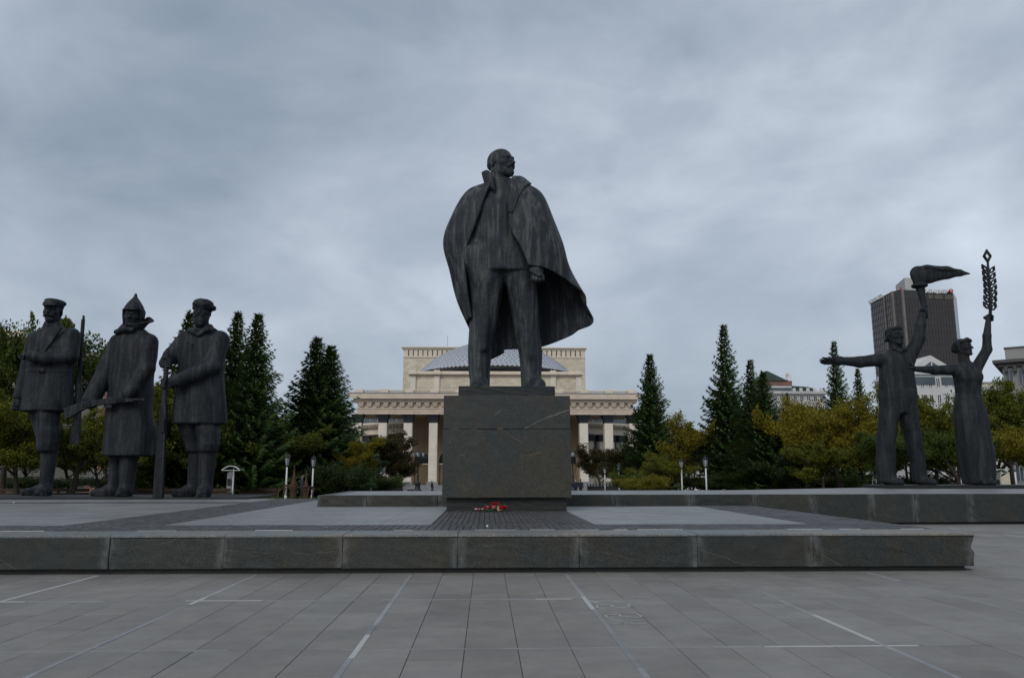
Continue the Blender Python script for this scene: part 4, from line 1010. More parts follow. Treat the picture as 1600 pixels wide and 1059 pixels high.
# round body of the hall seen through the outer bays: wings with their own modillion cornice
YC = 62.0; RW = 50.0
def ring_pts(r, a0, a1, n): return [(r*sin(a0+(a1-a0)*i/n), YC - r*cos(a0+(a1-a0)*i/n)) for i in range(n+1)]
def ring_wall(r0, r1, z0, z1, a0, a1, n, name, m, kind=None):
    mb_ = MB(); P0 = ring_pts(r0, a0, a1, n); P1 = ring_pts(r1, a0, a1, n)
    for i in range(n):
        mb_.prism([P0[i], P0[i+1], P1[i+1], P1[i]], 'z', z0, z1)
    return mb_.build(name, m, op)
YW = YO + YC - 38
for sg in (-1, 1):
    a0, a1 = (R(24), R(62)) if sg > 0 else (R(-62), R(-24))
    zw = lambda py: Z(py, YW)
    ring_wall(RW-1.2, RW, -2, zw(679), a0, a1, 16, 'wing_wall', m_cream)
    ring_wall(RW-1.2, RW+.9, zw(679), zw(671), a0, a1, 16, 'wing_architrave', m_cream_s)
    ring_wall(RW-1.2, RW+.8, zw(671), zw(664.5), a0, a1, 16, 'wing_frieze', m_pink_s)
    ring_wall(RW-1.2, RW+2.4, zw(664.5), zw(661), a0, a1, 16, 'wing_cornice', m_cream_s)
    ring_wall(RW-3.2, RW-2.2, zw(661), zw(640), a0, a1, 16, 'wing_attic', m_greyst)
    na = 30
    me_wb = MB().box(-.45, .45, -2.0, -.5, zw(667.4), zw(664.6)).box(-.35, .35, -1.5, -.5, zw(669.6), zw(667.4)).mesh('wing_bracket', m_pink_s)
    for i in range(na):
        a = a0 + (a1-a0)*(i+.5)/na
        obj('bracket', me_wb, op, (RW*sin(a), YC-RW*cos(a), 0), (0,0,a))
    wc = MB().box(-1.0, 1.0, -1.2, .3, 0, zw(690)-zw(757)).mesh('wing_column', m_col)
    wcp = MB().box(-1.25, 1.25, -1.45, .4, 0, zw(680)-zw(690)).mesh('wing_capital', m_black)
    ww = MB().box(-2.3, 2.3, -.16, .3, zw(706), zw(681)).mesh('loggia_window', m_glass)
    wp = MB().box(-2.4, 2.4, -.6, .4, zw(709), zw(707)).box(-2.4, 2.4, -.5, .4, zw(703), zw(702)).mesh('balcony', m_cream_s)
    wm = MB()
    for xx in (-1.2, 0, 1.2): wm.box(xx-.06, xx+.06, -.22, -.1, zw(702), zw(681))
    wmm = wm.mesh('glazing_bar', m_cream_s)
    for i in range(8):
        a = a0 + (a1-a0)*(i+.5)/8
        c = obj('wing_column', wc, op, ((RW+.1)*sin(a), YC-(RW+.1)*cos(a), zw(757)), (0,0,a)); obj('capital', wcp, c, (0,0,zw(690)-zw(757)))
        a += (a1-a0)/16
        c = obj('window', ww, op, ((RW+.02)*sin(a), YC-(RW+.02)*cos(a), 0), (0,0,a)); obj('glazing_bar', wmm, c); obj('balcony', wp, c)
        c2 = obj('attic_window', MB().box(-1.6, 1.6, -.1, .3, zw(659), zw(651)).mesh('attic_window', m_glass), op, ((RW-2.15)*sin(a), YC-(RW-2.15)*cos(a), 0), (0,0,a))
# low side block whose pale roof edge shows left of the portico
MB().box(XW(440, 236), XW(560, 236), 36, 60, -2, Z(660, 236)).build('side_block', m_cream, op); MB().box(XW(438, 236), XW(561, 236), 35.4, 60, Z(660, 236), Z(655.5, 236)).build('side_roof', m_dome, op)
# upper hall front with paired pilasters
YU = 28.0; yu = YO + YU
zu = lambda py: Z(py, yu)
up = MB(); xl, xr = XW(637, yu), XW(911, yu)
up.box(xl+.6, xr-.6, YU, YU+16, Z(617), zu(588)).build('upper_hall', m_cream, op)
uc = MB(); uc.box(xl+.4, xr-.4, YU-.3, YU+16, zu(588), zu(585.5)); uc.box(xl, xr, YU-1.1, YU+16, zu(585.5), zu(582.5)); uc.box(xl+.3, xr-.3, YU-.7, YU+16, zu(582.5), zu(580.5))
uc.build('upper_cornice', m_cream_s, op)
for px in (644.5, 682, 864.5, 904.5):
    x = XW(px, yu); wd = .78
    c = MB().box(-wd, wd, -.55, .2, Z(617), zu(587)).build('pilaster', m_col, op, loc=(x, YU, 0))
    MB().box(-wd-.2, wd+.2, -.8, -.3, zu(588.4), zu(587)).box(-wd-.5, wd+.5, -1.5, .2, zu(585.8), zu(582)).box(-wd-.1, wd+.1, -1.2, .2, zu(582), zu(579)).build('pilaster_cap', m_cream_s, c)
# stage house
YT = 98.0; yt = YO + YT; zt_ = lambda py: Z(py, yt); xl, xr = XW(628.5, yt), XW(915.5, yt)
MB().box(xl, xr, YT, YT+25, -2, zt_(559)).build('stage_house', m_cream, op)
MB().box(xl-.1, xr+.1, YT-.25, YT+25, zt_(559), zt_(556.6)).box(xl+.1, xr-.1, YT+.15, YT+25, zt_(556.6), zt_(547)).box(xl-.2, xr+.2, YT-.3, YT+25, zt_(547), zt_(544.4)).box(xl-.7, xr+.7, YT-.9, YT+25.5, zt_(544.4), zt_(542.6)).build('stage_frieze', m_cream_s, op)
fp = MB().box(-.72, .72, -.15, .3, zt_(556.6), zt_(547)).mesh('frieze_panel', m_cream_s); slit = MB().box(-.17, .17, -.05, .2, zt_(556.4), zt_(547.2)).mesh('frieze_slot', m_door)
npn = 38
for i in range(npn):
    x = xl + 1.0 + (xr-xl-2.0)*i/(npn-1); obj('frieze_panel', fp, op, (x, YT+.1, 0))
for i in range(npn-1):
    x = xl + 1.0 + (xr-xl-2.0)*(i+.5)/(npn-1); obj('frieze_slot', slit, op, (x, YT+.12, 0))
for px, py, h in ((697, 542, 22), (793, 541, 14), (838, 541, 8), (650, 541, 2)):
    x = XW(px, yt); MB().tube([(x, YT+3, zt_(543)), (x, YT+3, zt_(543)+h*.24)], .05, 5).build('mast', m_iron, op)
# dome
YD = 60.0; yd = YO + YD
DR = (XW(884, yd) - XW(660, yd))/2*1.06; DX = (XW(884, yd)+XW(660, yd))/2
zb_, ztop = Z(586, yd), Z(536.5, yd)
hd_ = ztop - zb_; RS = (DR*DR + hd_*hd_)/(2*hd_)
def dome_r(t): z = hd_*t; return math.sqrt(max(0, RS*RS - (RS-hd_+z)**2)), z
dome = MB().lathe([(dome_r(i/24)[0]-.25, dome_r(i/24)[1]-.1) for i in range(24)] + [(.2, hd_-.2)], (DX, YD, zb_), 72).build('dome', m_domegap, op, True)
sc_ = MB(); amax = math.acos((RS-hd_)/RS); rows = 24
for j in range(rows):
    ph = amax*(1 - (j+.15)/rows*.93); r_ = RS*sin(ph); zc_ = RS*cos(ph) - (RS-hd_)
    nn = max(14, int(2*pi*r_/1.45)) if True else 0
    dl = amax/rows*RS*1.25
    for i in range(nn):
        a = 2*pi*(i + .5*(j % 2))/nn
        if sin(a) > .35: continue                       # far side is never seen
        wd = pi*r_/nn*.94; t_ = Vector((cos(a), sin(a), 0)); tn = Vector((-sin(a), cos(a), 0))
        nr = Vector((cos(a)*sin(ph), sin(a)*sin(ph), cos(ph))); dn = Vector((cos(a)*cos(ph), sin(a)*cos(ph), -sin(ph)))
        c = Vector((DX + r_*cos(a), YD + r_*sin(a), zb_ + zc_)) + nr*.06
        c0 = c - dn*dl*.55
        P = [c0 - tn*wd, c - tn*wd + dn*dl*.12 + nr*.22, c + dn*dl*.40 - tn*wd*.55 + nr*.26, c + dn*dl*.47 + nr*.28, c + dn*dl*.40 + tn*wd*.55 + nr*.26, c + tn*wd + dn*dl*.12 + nr*.22, c0 + tn*wd]
        n0 = len(sc_.v); sc_.v += [tuple(p) for p in P] + [tuple(p - nr*.3) for p in P[1:6]]
        sc_.f += [tuple(n0+i2 for i2 in (6,5,4,3,2,1,0))] + [(n0+1+i2, n0+2+i2, n0+8+i2, n0+7+i2) for i2 in range(4)]
me = bpy.data.meshes.new('dome_scale'); me.from_pydata(sc_.v, [], sc_.f); me.materials.append(m_dome); tag(obj('dome_scales', me, op), kind='stuff')
MB().lathe([(6.5,-.55),(6.3,.35),(3,1.0),(.3,1.35)], (DX, YD, ztop-.35), 32).build('dome_cap', m_dome, op, True)

# ================================================================== town behind the trees
m_conc = plain('pale_concrete', (.44,.43,.42), .8, .12, .3, kind='world')
m_conc2 = plain('white_render', (.56,.55,.54), .8, .1, .3, kind='world')
m_beige = plain('beige_render', (.34,.29,.22), .8, .12, .3, kind='world')
m_brick = plain('brick_red', (.20,.11,.09), .85, .15, .4, kind='world')
m_groof = plain('green_roof', (.028,.045,.032), .6, .2, .3, kind='world')
m_tower = plain('bronze_glass', (.030,.025,.025), .18, .25, .25, spec=.6, kind='world')
m_towerd = plain('louvre_band', (.10,.088,.072), .6, .2, .3, kind='world')
m_mull = plain('mullion', (.062,.050,.046), .6, .15, .4, kind='world')
m_rib = plain('pale_rib', (.17,.15,.135), .6, .15, .4, kind='world')
m_red = plain('sign_red', (.42,.03,.02), .5, .1, 1); m_signw = plain('sign_white', (.75,.75,.75), .5, .05, 1)
GLY = {'С': ['1,.85 .7,1 .3,1 0,.75 0,.25 .3,0 .7,0 1,.15'], 'И': ['0,1 0,0 1,1 1,0'], 'Т': ['0,1 1,1','.5,1 .5,0'], 'Ц': ['0,1 0,.08 .95,.08 .95,-.2','.82,1 .82,.08'],
       'Е': ['1,1 0,1 0,0 1,0','0,.52 .8,.52'], 'Н': ['0,1 0,0','1,1 1,0','0,.5 1,.5'], 'Р': ['0,0 0,1 .7,1 1,.85 1,.6 .7,.45 0,.45'],
       'C': ['1,.85 .7,1 .3,1 0,.75 0,.25 .3,0 .7,0 1,.15'], 'I': ['.5,1 .5,0'], 'Y': ['0,1 .5,.5 1,1','.5,.5 .5,0'], 'T': ['0,1 1,1','.5,1 .5,0'],
       'E': ['1,1 0,1 0,0 1,0','0,.52 .8,.52'], 'N': ['0,0 0,1 1,0 1,1'], 'R': ['0,0 0,1 .7,1 1,.85 1,.6 .7,.45 0,.45','.5,.45 1,0']}
def lettering(text, o, du, h, gap, wd, parent, m):
    """raised letters: origin o, direction du along the wall, height h"""
    du = du.normalized(); nrm = Vector((du.y, -du.x, 0)); x = 0
    for ch in text:
        s = MB(); lw = h*(.70 if ch not in 'И' else .8) if ch != 'I' else h*.3
        for st in GLY[ch]:
            pts = [tuple(map(float, p.split(','))) for p in st.split()]
            P = [o + du*(x + a*lw) + Vector((0,0,b_*h)) + nrm*.5 for a, b_ in pts]
            for p, q in zip(P, P[1:]):
                d = (q-p).normalized(); n_ = nrm.cross(d).normalized()*wd; p2 = p - d*wd*.8; q2 = q + d*wd*.8; th = nrm*.3
                s.add([p2-n_-th, q2-n_-th, q2+n_-th, p2+n_-th, p2-n_+th, q2-n_+th, q2+n_+th, p2+n_+th], [(3,2,1,0),(4,5,6,7),(0,1,5,4),(1,2,6,5),(2,3,7,6),(3,0,4,7)])
        s.build('letter', m, parent); x += lw + gap
    return x
# dark office tower: faceted plan
tw = thing('office_tower', 'dark glass office tower with a red roundel and white rooftop lettering', 'office tower', (0,0,0))
YTw = 330.0
def pw(px, Y): return at_y(px, 640, Y)
F0 = at_y(1360, 475.3, YTw+28); F1 = at_y(1381, 462.6, YTw+13); F2 = at_y(1394, 455.9, YTw+4); F3 = at_y(1409.5, 452.7, YTw); F4 = at_y(1488.5, 455.4, YTw+3)
ztop_ = F3.z
plan = [(p.x, p.y) for p in (F0, F1, F2, F3, F4)] + [(F4.x+9, F4.y+12), (F4.x+9, F4.y+40), (F0.x+12, F0.y+16)]
MB().prism(plan, 'z', -3, ztop_).build('facade', m_tower, tw)
mul = MB()
def face_grid(P, Q, nv, z0, z1, nh, parent):
    d = Vector((Q.x-P.x, Q.y-P.y, 0)); ln = d.length; d.normalize(); n_ = Vector((d.y, -d.x, 0))
    def bar(a, b_, za_, zb2):
        p = Vector((P.x,P.y,0)) + d*a; q = Vector((P.x,P.y,0)) + d*b_
        mul.add([(*(p+n_*.14).xy,za_),(*(q+n_*.14).xy,za_),(*(q-n_*.05).xy,za_),(*(p-n_*.05).xy,za_),(*(p+n_*.14).xy,zb2),(*(q+n_*.14).xy,zb2),(*(q-n_*.05).xy,zb2),(*(p-n_*.05).xy,zb2)],
                [(3,2,1,0),(4,5,6,7),(0,1,5,4),(1,2,6,5),(2,3,7,6),(3,0,4,7)])
    for i in range(1, nv): bar(ln*i/nv-.11, ln*i/nv+.11, z0, z1)
    for j in range(nh+1): bar(.05, ln-.05, z0+(z1-z0)*j/nh-.14, z0+(z1-z0)*j/nh+.14)
face_grid(F3, F4, 17, 2, ztop_-3.8, 26, tw); face_grid(F2, F3, 3, 2, ztop_, 26, tw); face_grid(F1, F2, 5, 2, ztop_, 26, tw); face_grid(F0, F1, 8, 2, ztop_, 26, tw)
tag(mul.build('mullion_grid', m_mull, tw), kind='stuff')
for P in (F1, F2, F3): MB().box(P.x-.45, P.x+.45, P.y-.55, P.y+.4, 2, ztop_+.1).build('rib', m_rib, tw)
d34 = (F4-F3); a34 = math.atan2(d34.y, d34.x)
lb_ = F3 + d34*.50; lb2 = MB().box(0, d34.length*.5, -.28, .2, 0, 2.0).build('louvre_band', m_towerd, tw, loc=(lb_.x, lb_.y, ztop_-3.6)); lb2.rotation_euler = (0,0,a34)
for f_ in (.585, .785): q = F3 + d34*f_; o_ = MB().box(0, d34.length*.04, -.36, .1, 0, 2.0).build('louvre', m_tower, tw, loc=(q.x, q.y, ztop_-3.6)); o_.rotation_euler = (0,0,a34)
p0 = F3 + d34*((1441.5-1409.5)/79)
lettering('СИТИЦЕНТР', Vector((p0.x, p0.y, ztop_-.95)), d34.normalized(), 1.45, .30, .17, tw, m_signw)
def roundel(c, rad, ang, parent):
    r_ = MB().lathe([(rad,-.3),(rad,.3)], (0,0,0), 28).build('roundel', m_red, parent, loc=c); r_.rotation_euler = (pi/2, 0, ang)
    s = MB(); pts = [Vector((rad*.52*cos(t), rad*.52*sin(t), .42)) for t in np.linspace(.7, 2*pi-.7, 12)]
    s.tube(pts, rad*.13, 6).build('roundel_mark', m_signw, r_)
    s = MB(); pts = [Vector((rad*.2*cos(t), rad*.2*sin(t), .42)) for t in np.linspace(0, 2*pi, 9)]
    return r_
pc = F3 + d34*((1484.8-1409.5)/79); roundel(Vector((pc.x, pc.y-.5, ztop_+.2)), .95, a34, tw)
d01 = Vector((F1.x-F0.x, F1.y-F0.y, 0)); lettering('CITYCENTER', Vector((F0.x, F0.y, ztop_-.2)), d01, 1.35, .62, .17, tw, m_signw)
bx0, bx1 = at_y(1413, 434, YTw+9), at_y(1436, 437, YTw+10); zr2 = bx0.z
bxl = at_y(1399, 444, YTw+24)
rb = MB().prism([(bxl.x, bxl.y), (bx0.x, bx0.y), (bx1.x, bx1.y), (bx1.x+2, bx1.y+14)], 'z', ztop_, zr2).build('roof_box', m_conc, tw)
pq = (bxl + bx0)*.5; roundel(Vector((pq.x-.2, pq.y-.15, ztop_+(zr2-ztop_)*.48)), 1.5, math.atan2(bx0.y-bxl.y, bx0.x-bxl.x), tw)
bq = at_y(1447, 452, YTw+12); MB().box(bq.x-4, bq.x+2.3, bq.y, bq.y+8, ztop_, ztop_+1.9).build('plant_room', m_brick, tw)
MB().tube([(bq.x+.5,bq.y+2,ztop_+1.9),(bq.x+.5,bq.y+2,ztop_+3.0)], .15, 6).box(bq.x-.1, bq.x+1.3, bq.y+1.8, bq.y+2.2, ztop_+2.7, ztop_+2.95).build('aerial', m_iron, tw)

def block_building(name, label, x0, x1, Y, ytop, m, storeys, cols_, wcol=m_glass, depth=22, z0=-3, zfirst=.12, wfrac=.5, hfrac=.5, cornice=.6, cm=None, fm=None):
    a, b_ = at_y(x0, 640, Y).x, at_y(x1, 640, Y).x; zt2 = at_y((x0+x1)/2, ytop, Y).z
    t = thing(name, label, 'building', ((a+b_)/2, Y, z0)); hw = (b_-a)/2; H_ = zt2 - z0
    MB().box(-hw, hw, 0, depth, 0, H_).build('wall', m, t)
    if cornice: MB().box(-hw-cornice, hw+cornice, -cornice, depth, H_, H_+cornice*.9).build('cornice', cm or m, t)
    sw, sh = 2*hw/cols_, H_*(1-zfirst)/storeys
    wm_ = MB().box(-sw*wfrac/2, sw*wfrac/2, -.06, .3, 0, sh*hfrac).mesh('pane', wcol)
    wf = MB(); q = .14
    wf.box(-sw*wfrac/2-q, -sw*wfrac/2, -.12, .2, -q, sh*hfrac+q); wf.box(sw*wfrac/2, sw*wfrac/2+q, -.12, .2, -q, sh*hfrac+q); wf.box(-sw*wfrac/2, sw*wfrac/2, -.12, .2, -q, 0); wf.box(-sw*wfrac/2, sw*wfrac/2, -.12, .2, sh*hfrac, sh*hfrac+q); wf.box(-.06, .06, -.1, .2, 0, sh*hfrac)
    wfm = wf.mesh('window', fm or m_white)
    for i in range(storeys):
        for j in range(cols_):
            z = H_*zfirst + sh*(i+.28); x = -hw + sw*(j+.5)
            o = obj('window', wfm, t, (x, 0, z)); obj('pane', wm_, o)
    return t, hw, H_
# hotel with the dark green roofs
t, hw, H_ = block_building('hotel', 'pale hotel under dark green roofs with a satellite dish, beyond the spruces', 1196, 1290.5, 200, 615.5, m_conc, 9, 9, depth=18, cornice=.8, hfrac=.55)
MB().prism([(-hw+1,H_+.7),(hw*.70,H_+.7),(hw*.70,H_+1.6),(hw*.52,H_+2.0),(-hw+1,H_+2.7)], 'y', 1.2, 14).build('mansard', m_groof, t)
xt = -hw + 2.4
MB().box(xt-2, xt+2.9*1.6, -.4, 8, H_+.3, H_+2.2).build('stair_tower', m_conc2, t); MB().box(xt-2.1, xt+4.75, -.6, 8.2, H_+2.2, H_+3.4).build('tower_band', m_brick, t)
MB().box(xt-1.8, xt+4.5, -.55, 0, H_+.85, H_+1.6).build('tower_glazing', m_glass, t)
MB().add([(xt-4.4,-1.0,H_+3.4),(xt+3.5,-1.0,H_+3.4),(xt+3.5,7,H_+3.4),(xt-4.4,7,H_+3.4),(xt-.9,2.5,H_+6.3),(xt-.3,2.5,H_+6.3)], [(0,1,5,4),(1,2,5),(2,3,4,5),(3,0,4),(3,2,1,0)]).build('pyramid_roof', m_groof, t)
for i in range(5): MB().box(xt+5.4+1.85*i, xt+6.2+1.85*i, .95, 1.4, H_+.75, H_+1.7).build('dormer', m_conc2, t)
ds = MB().lathe([(.05,-.25),(.5,-.12),(.85,.1),(.95,.25),(.9,.25),(.5,-.05),(.05,-.18)], (0,0,0), 18).build('satellite_dish', m_white, t, True, (xt+4.3, 1.0, H_+4.6)); ds.rotation_euler = (R(80), 0, R(20))
MB().tube([(xt+4.3,1.2,H_+3.4),(xt+4.3,1.2,H_+4.6)], .1, 6).build('dish_post', m_iron, t)
MB().tube([(xt+4.7,2,H_+2),(xt+4.7,2,H_+5.0)], .06, 5).build('aerial', m_iron, t)
# gabled white building in front of the tower
t, hw, H_ = block_building('gabled_building', 'white gabled block with a dark glazed pediment in front of the office tower', 1426, 1500, 175, 585, m_conc2, 7, 6, depth=16, cornice=.5, hfrac=.5, wfrac=.42, zfirst=.0)
gx = -hw*.08
MB().prism([(gx-5.6,H_+.45),(gx+5.6,H_+.45),(gx+5.6,H_+1.0),(gx,H_+4.4),(gx-5.6,H_+1.0)], 'y', -.4, 14).build('gable', m_conc2, t)
MB().prism([(gx-3.2,H_+.9),(gx+3.2,H_+.9),(gx,H_+3.0)], 'y', -.5, -.41).build('gable_window', m_glass, t); MB().box(gx-.12, gx+.12, -.6, -.51, H_+.9, H_+2.9).build('gable_bar', m_conc2, t)
MB().box(gx-4.2, gx+.6, -.3, 0, H_-2.3, H_-.6).build('strip_window', m_glass, t); MB().box(gx+2.2, gx+6.4, -.3, 0, H_-2.3, H_-.6).build('strip_window', m_glass, t)
# corner block at the right edge
t, hw, H_ = block_building('corner_block', 'grey stone corner block with a heavy bracketed cornice behind the yellow trees', 1573, 1720, 112, 574, plain('grey_stucco', (.24,.23,.22), .85, .12, .3, kind='world'), 5, 9, depth=25, cornice=0, hfrac=.6, wfrac=.5, fm=m_greyst)
_a = R(-38); _P = at_y(1573, 640, 112); t.location = (_P.x + hw*cos(_a), 112 + hw*sin(_a), -3); t.rotation_euler = (0, 0, _a)
m_attic = plain('grey_attic', (.27,.265,.255), .85, .12, .3, kind='world'); m_slate = plain('dark_cornice', (.085,.08,.08), .8, .15, .4, kind='world')
MB().box(-hw-.5, hw, -.5, 25, H_, H_+.55).box(-hw-1.1, hw, -1.1, 25, H_+.55, H_+1.0).build('cornice', m_slate, t)
for i in range(18): MB().box(-hw+.3+1.1*i, -hw+.7+1.1*i, -.8, 0, H_-.8, H_-.02).build('bracket', m_slate, t)
MB().box(-hw+.5, hw, .4, 22, H_+1.0, H_+2.7).build('attic', m_attic, t); MB().box(-hw+.4, hw, .3, 22.2, H_+2.7, H_+2.95).build('attic_coping', m_slate, t)
ds = MB().lathe([(.05,-.2),(.4,-.08),(.62,.12),(.55,.12),(.3,-.02),(.05,-.1)], (0,0,0), 16).build('satellite_dish', m_white, t, True, (-hw+3.9, 1.5, H_+3.7)); ds.rotation_euler = (R(70), 0, R(-40))
MB().tube([(-hw+3.9,1.6,H_+2.9),(-hw+3.9,1.6,H_+3.7)], .06, 6).build('dish_post', m_iron, t)
# low cream building between them
block_building('low_building', 'low cream building with a pale roof edge between tower and corner block', 1533, 1577, 190, 598, plain('cream_render', (.52,.48,.37), .8, .1, .3, kind='world'), 5, 6, depth=14, cornice=.35, cm=m_conc2)
# left edge: beige block, brick red block
block_building('beige_block', 'beige apartment block with a jutting eave behind the soldier in the cap', -140, 18, 100, 527, m_beige, 6, 10, depth=20, cornice=.9, cm=m_cream_s, fm=m_greyst)
block_building('brick_block', 'dull red block whose flat roof shows between the first two soldiers', 118, 180, 150, 590, m_brick, 6, 7, depth=18, cornice=.4, cm=m_conc, fm=m_greyst)
block_building('red_roof_block', 'long reddish block glimpsed between the second and third soldiers', 232, 330, 170, 607, m_brick, 5, 10, depth=18, cornice=.4, cm=m_conc, fm=m_greyst)
block_building('far_pale_block', 'long pale building glimpsed under the trees beside the theatre', 330, 560, 185, 690, m_conc, 3, 22, depth=18, cornice=.4, fm=m_greyst)
block_building('far_white_block', 'long white building glimpsed under the yellow trees', 1035, 1240, 170, 700, m_conc2, 3, 20, depth=18, cornice=.4, fm=m_greyst)
# ================================================================== trees
lm_green = leaf_mat('leaf_green', [(0,(.022,.042,.007)), (.5,(.056,.086,.012)), (1,(.125,.140,.018))])
lm_olive = leaf_mat('leaf_olive', [(0,(.032,.052,.007)), (.45,(.088,.108,.012)), (1,(.19,.180,.018))])
lm_yellow = leaf_mat('leaf_yellow', [(0,(.060,.070,.007)), (.45,(.165,.150,.012)), (1,(.30,.22,.016))])
lm_brown = leaf_mat('leaf_rust', [(0,(.020,.026,.008)), (.45,(.050,.048,.014)), (1,(.125,.066,.022))])
lm_dark = leaf_mat('leaf_dark', [(0,(.014,.026,.007)), (.5,(.030,.048,.012)), (1,(.060,.080,.016))])
lm_spruce = leaf_mat('spruce_needle', [(0,(.016,.036,.009)), (.5,(.036,.068,.014)), (1,(.078,.112,.022))], .15)
lm_spruce2 = leaf_mat('spruce_needle_light', [(0,(.020,.040,.008)), (.5,(.046,.074,.013)), (1,(.095,.118,.020))], .18)
def leaf_cards(C, size, rs, droop=.0):
    """one small pointed leaf (a kite) round every point in C"""
    n = len(C)
    d = rs.normal(size=(n,3)); d[:,2] -= droop; d /= np.linalg.norm(d, axis=1, keepdims=True)
    e_ = rs.normal(size=(n,3)); e_ -= d*(e_*d).sum(1, keepdims=True); e_ /= np.linalg.norm(e_, axis=1, keepdims=True)
    s = size*rs.uniform(.65, 1.35, (n,1)); 
    V = np.stack([C - d*s*.5, C + e_*s*.32, C + d*s*.55, C - e_*s*.32], 1).reshape(-1,3)
    return V, np.arange(4*n).reshape(n,4)
def decid_mesh(seed, h, wd, n_leaf, leaf, low=.22, multi=1, clump=.50, loose=1.0):
    """crown of leaf clumps on real limbs: returns trunk MB and leaf cards (height h, crown width wd)"""
    rs = np.random.RandomState(seed); rd = random.Random(seed)
    tr = MB(); tips = []
    def limb(p, d, ln, r, lev):
        pts = [p]; rad = [r]; q = p.copy(); dd = d.copy(); n = 4
        for i in range(n):
            dd = (dd + Vector((rd.uniform(-.22,.22), rd.uniform(-.22,.22), rd.uniform(-.05,.16)))).normalized(); q = q + dd*ln/n
            pts.append(q.copy()); rad.append(r*(1-.55*(i+1)/n))
        tr.tube(pts, rad, 6 if lev < 2 else 4, cap=False)
        if lev >= 2: tips.append((q, ln)); tips.append((pts[2], ln*.8)); return
        for i in range(rd.randint(4, 6) if lev else rd.randint(7, 9)):
            t = rd.uniform(.35, 1.0); j = min(n-1, int(t*n)); b = pts[j].lerp(pts[j+1], t*n-j)
            az = rd.uniform(0, 2*pi); out_ = Vector((cos(az), sin(az), rd.uniform(.05,.9)))
            limb(b, (dd*.35 + out_).normalized(), ln*rd.uniform(.48,.72), r*.45, lev+1)
    for k in range(multi):
        az = 2*pi*k/multi + rd.random(); lean = .0 if multi == 1 else .35
        limb(Vector((.15*cos(az)*(multi > 1), .15*sin(az)*(multi > 1), -.1)), Vector((lean*cos(az)+rd.uniform(-.12,.12), lean*sin(az)+rd.uniform(-.12,.12), 1)).normalized(), h*.56, h*.022/(multi**.4), 0)
    T = np.array([t[0] for t in tips])
    # stretch the skeleton to the wanted outline
    zmax = T[:,2].max(); wx = np.percentile(np.abs(T[:,0]), 96); wy = np.percentile(np.abs(T[:,1]), 96)
    sx, sy, sz = wd*.46/wx, wd*.46/wy, h*.95/zmax
    tr.v = [(x*sx, y*sy, z*sz) for x, y, z in tr.v]; T = T*np.array([sx, sy, sz])
    T = T[T[:,2] > h*low*.8]
    per = n_leaf//len(T) + 1; wgt = rs.uniform(.25, 1.8, len(T))
    C = []
    for p, g in zip(T, wgt):
        m = int(per*g); rr = clump*wd*.22*loose*rs.uniform(.6, 1.5)
        q = rs.normal(size=(m,3)); q /= np.linalg.norm(q, axis=1, keepdims=True); q *= (rs.uniform(0,1,(m,1))**.5)*rr; q[:,2] *= .75
        C.append(p + q)
    # fringe twigs that break the outline
    for p in T[rs.choice(len(T), len(T)//2, replace=False)]:
        d = rs.normal(size=3)*.6 + np.array([p[0]/wd, p[1]/wd, .7]); d /= np.linalg.norm(d); m = max(4, per//5)
        C.append(p + d*(np.linspace(.3, 1.25, m)[:,None])*wd*.10 + rs.normal(size=(m,3))*.08)
    C = np.concatenate(C); C = C[C[:,2] > h*low]
    return tr, leaf_cards(C, leaf, rs, .3)
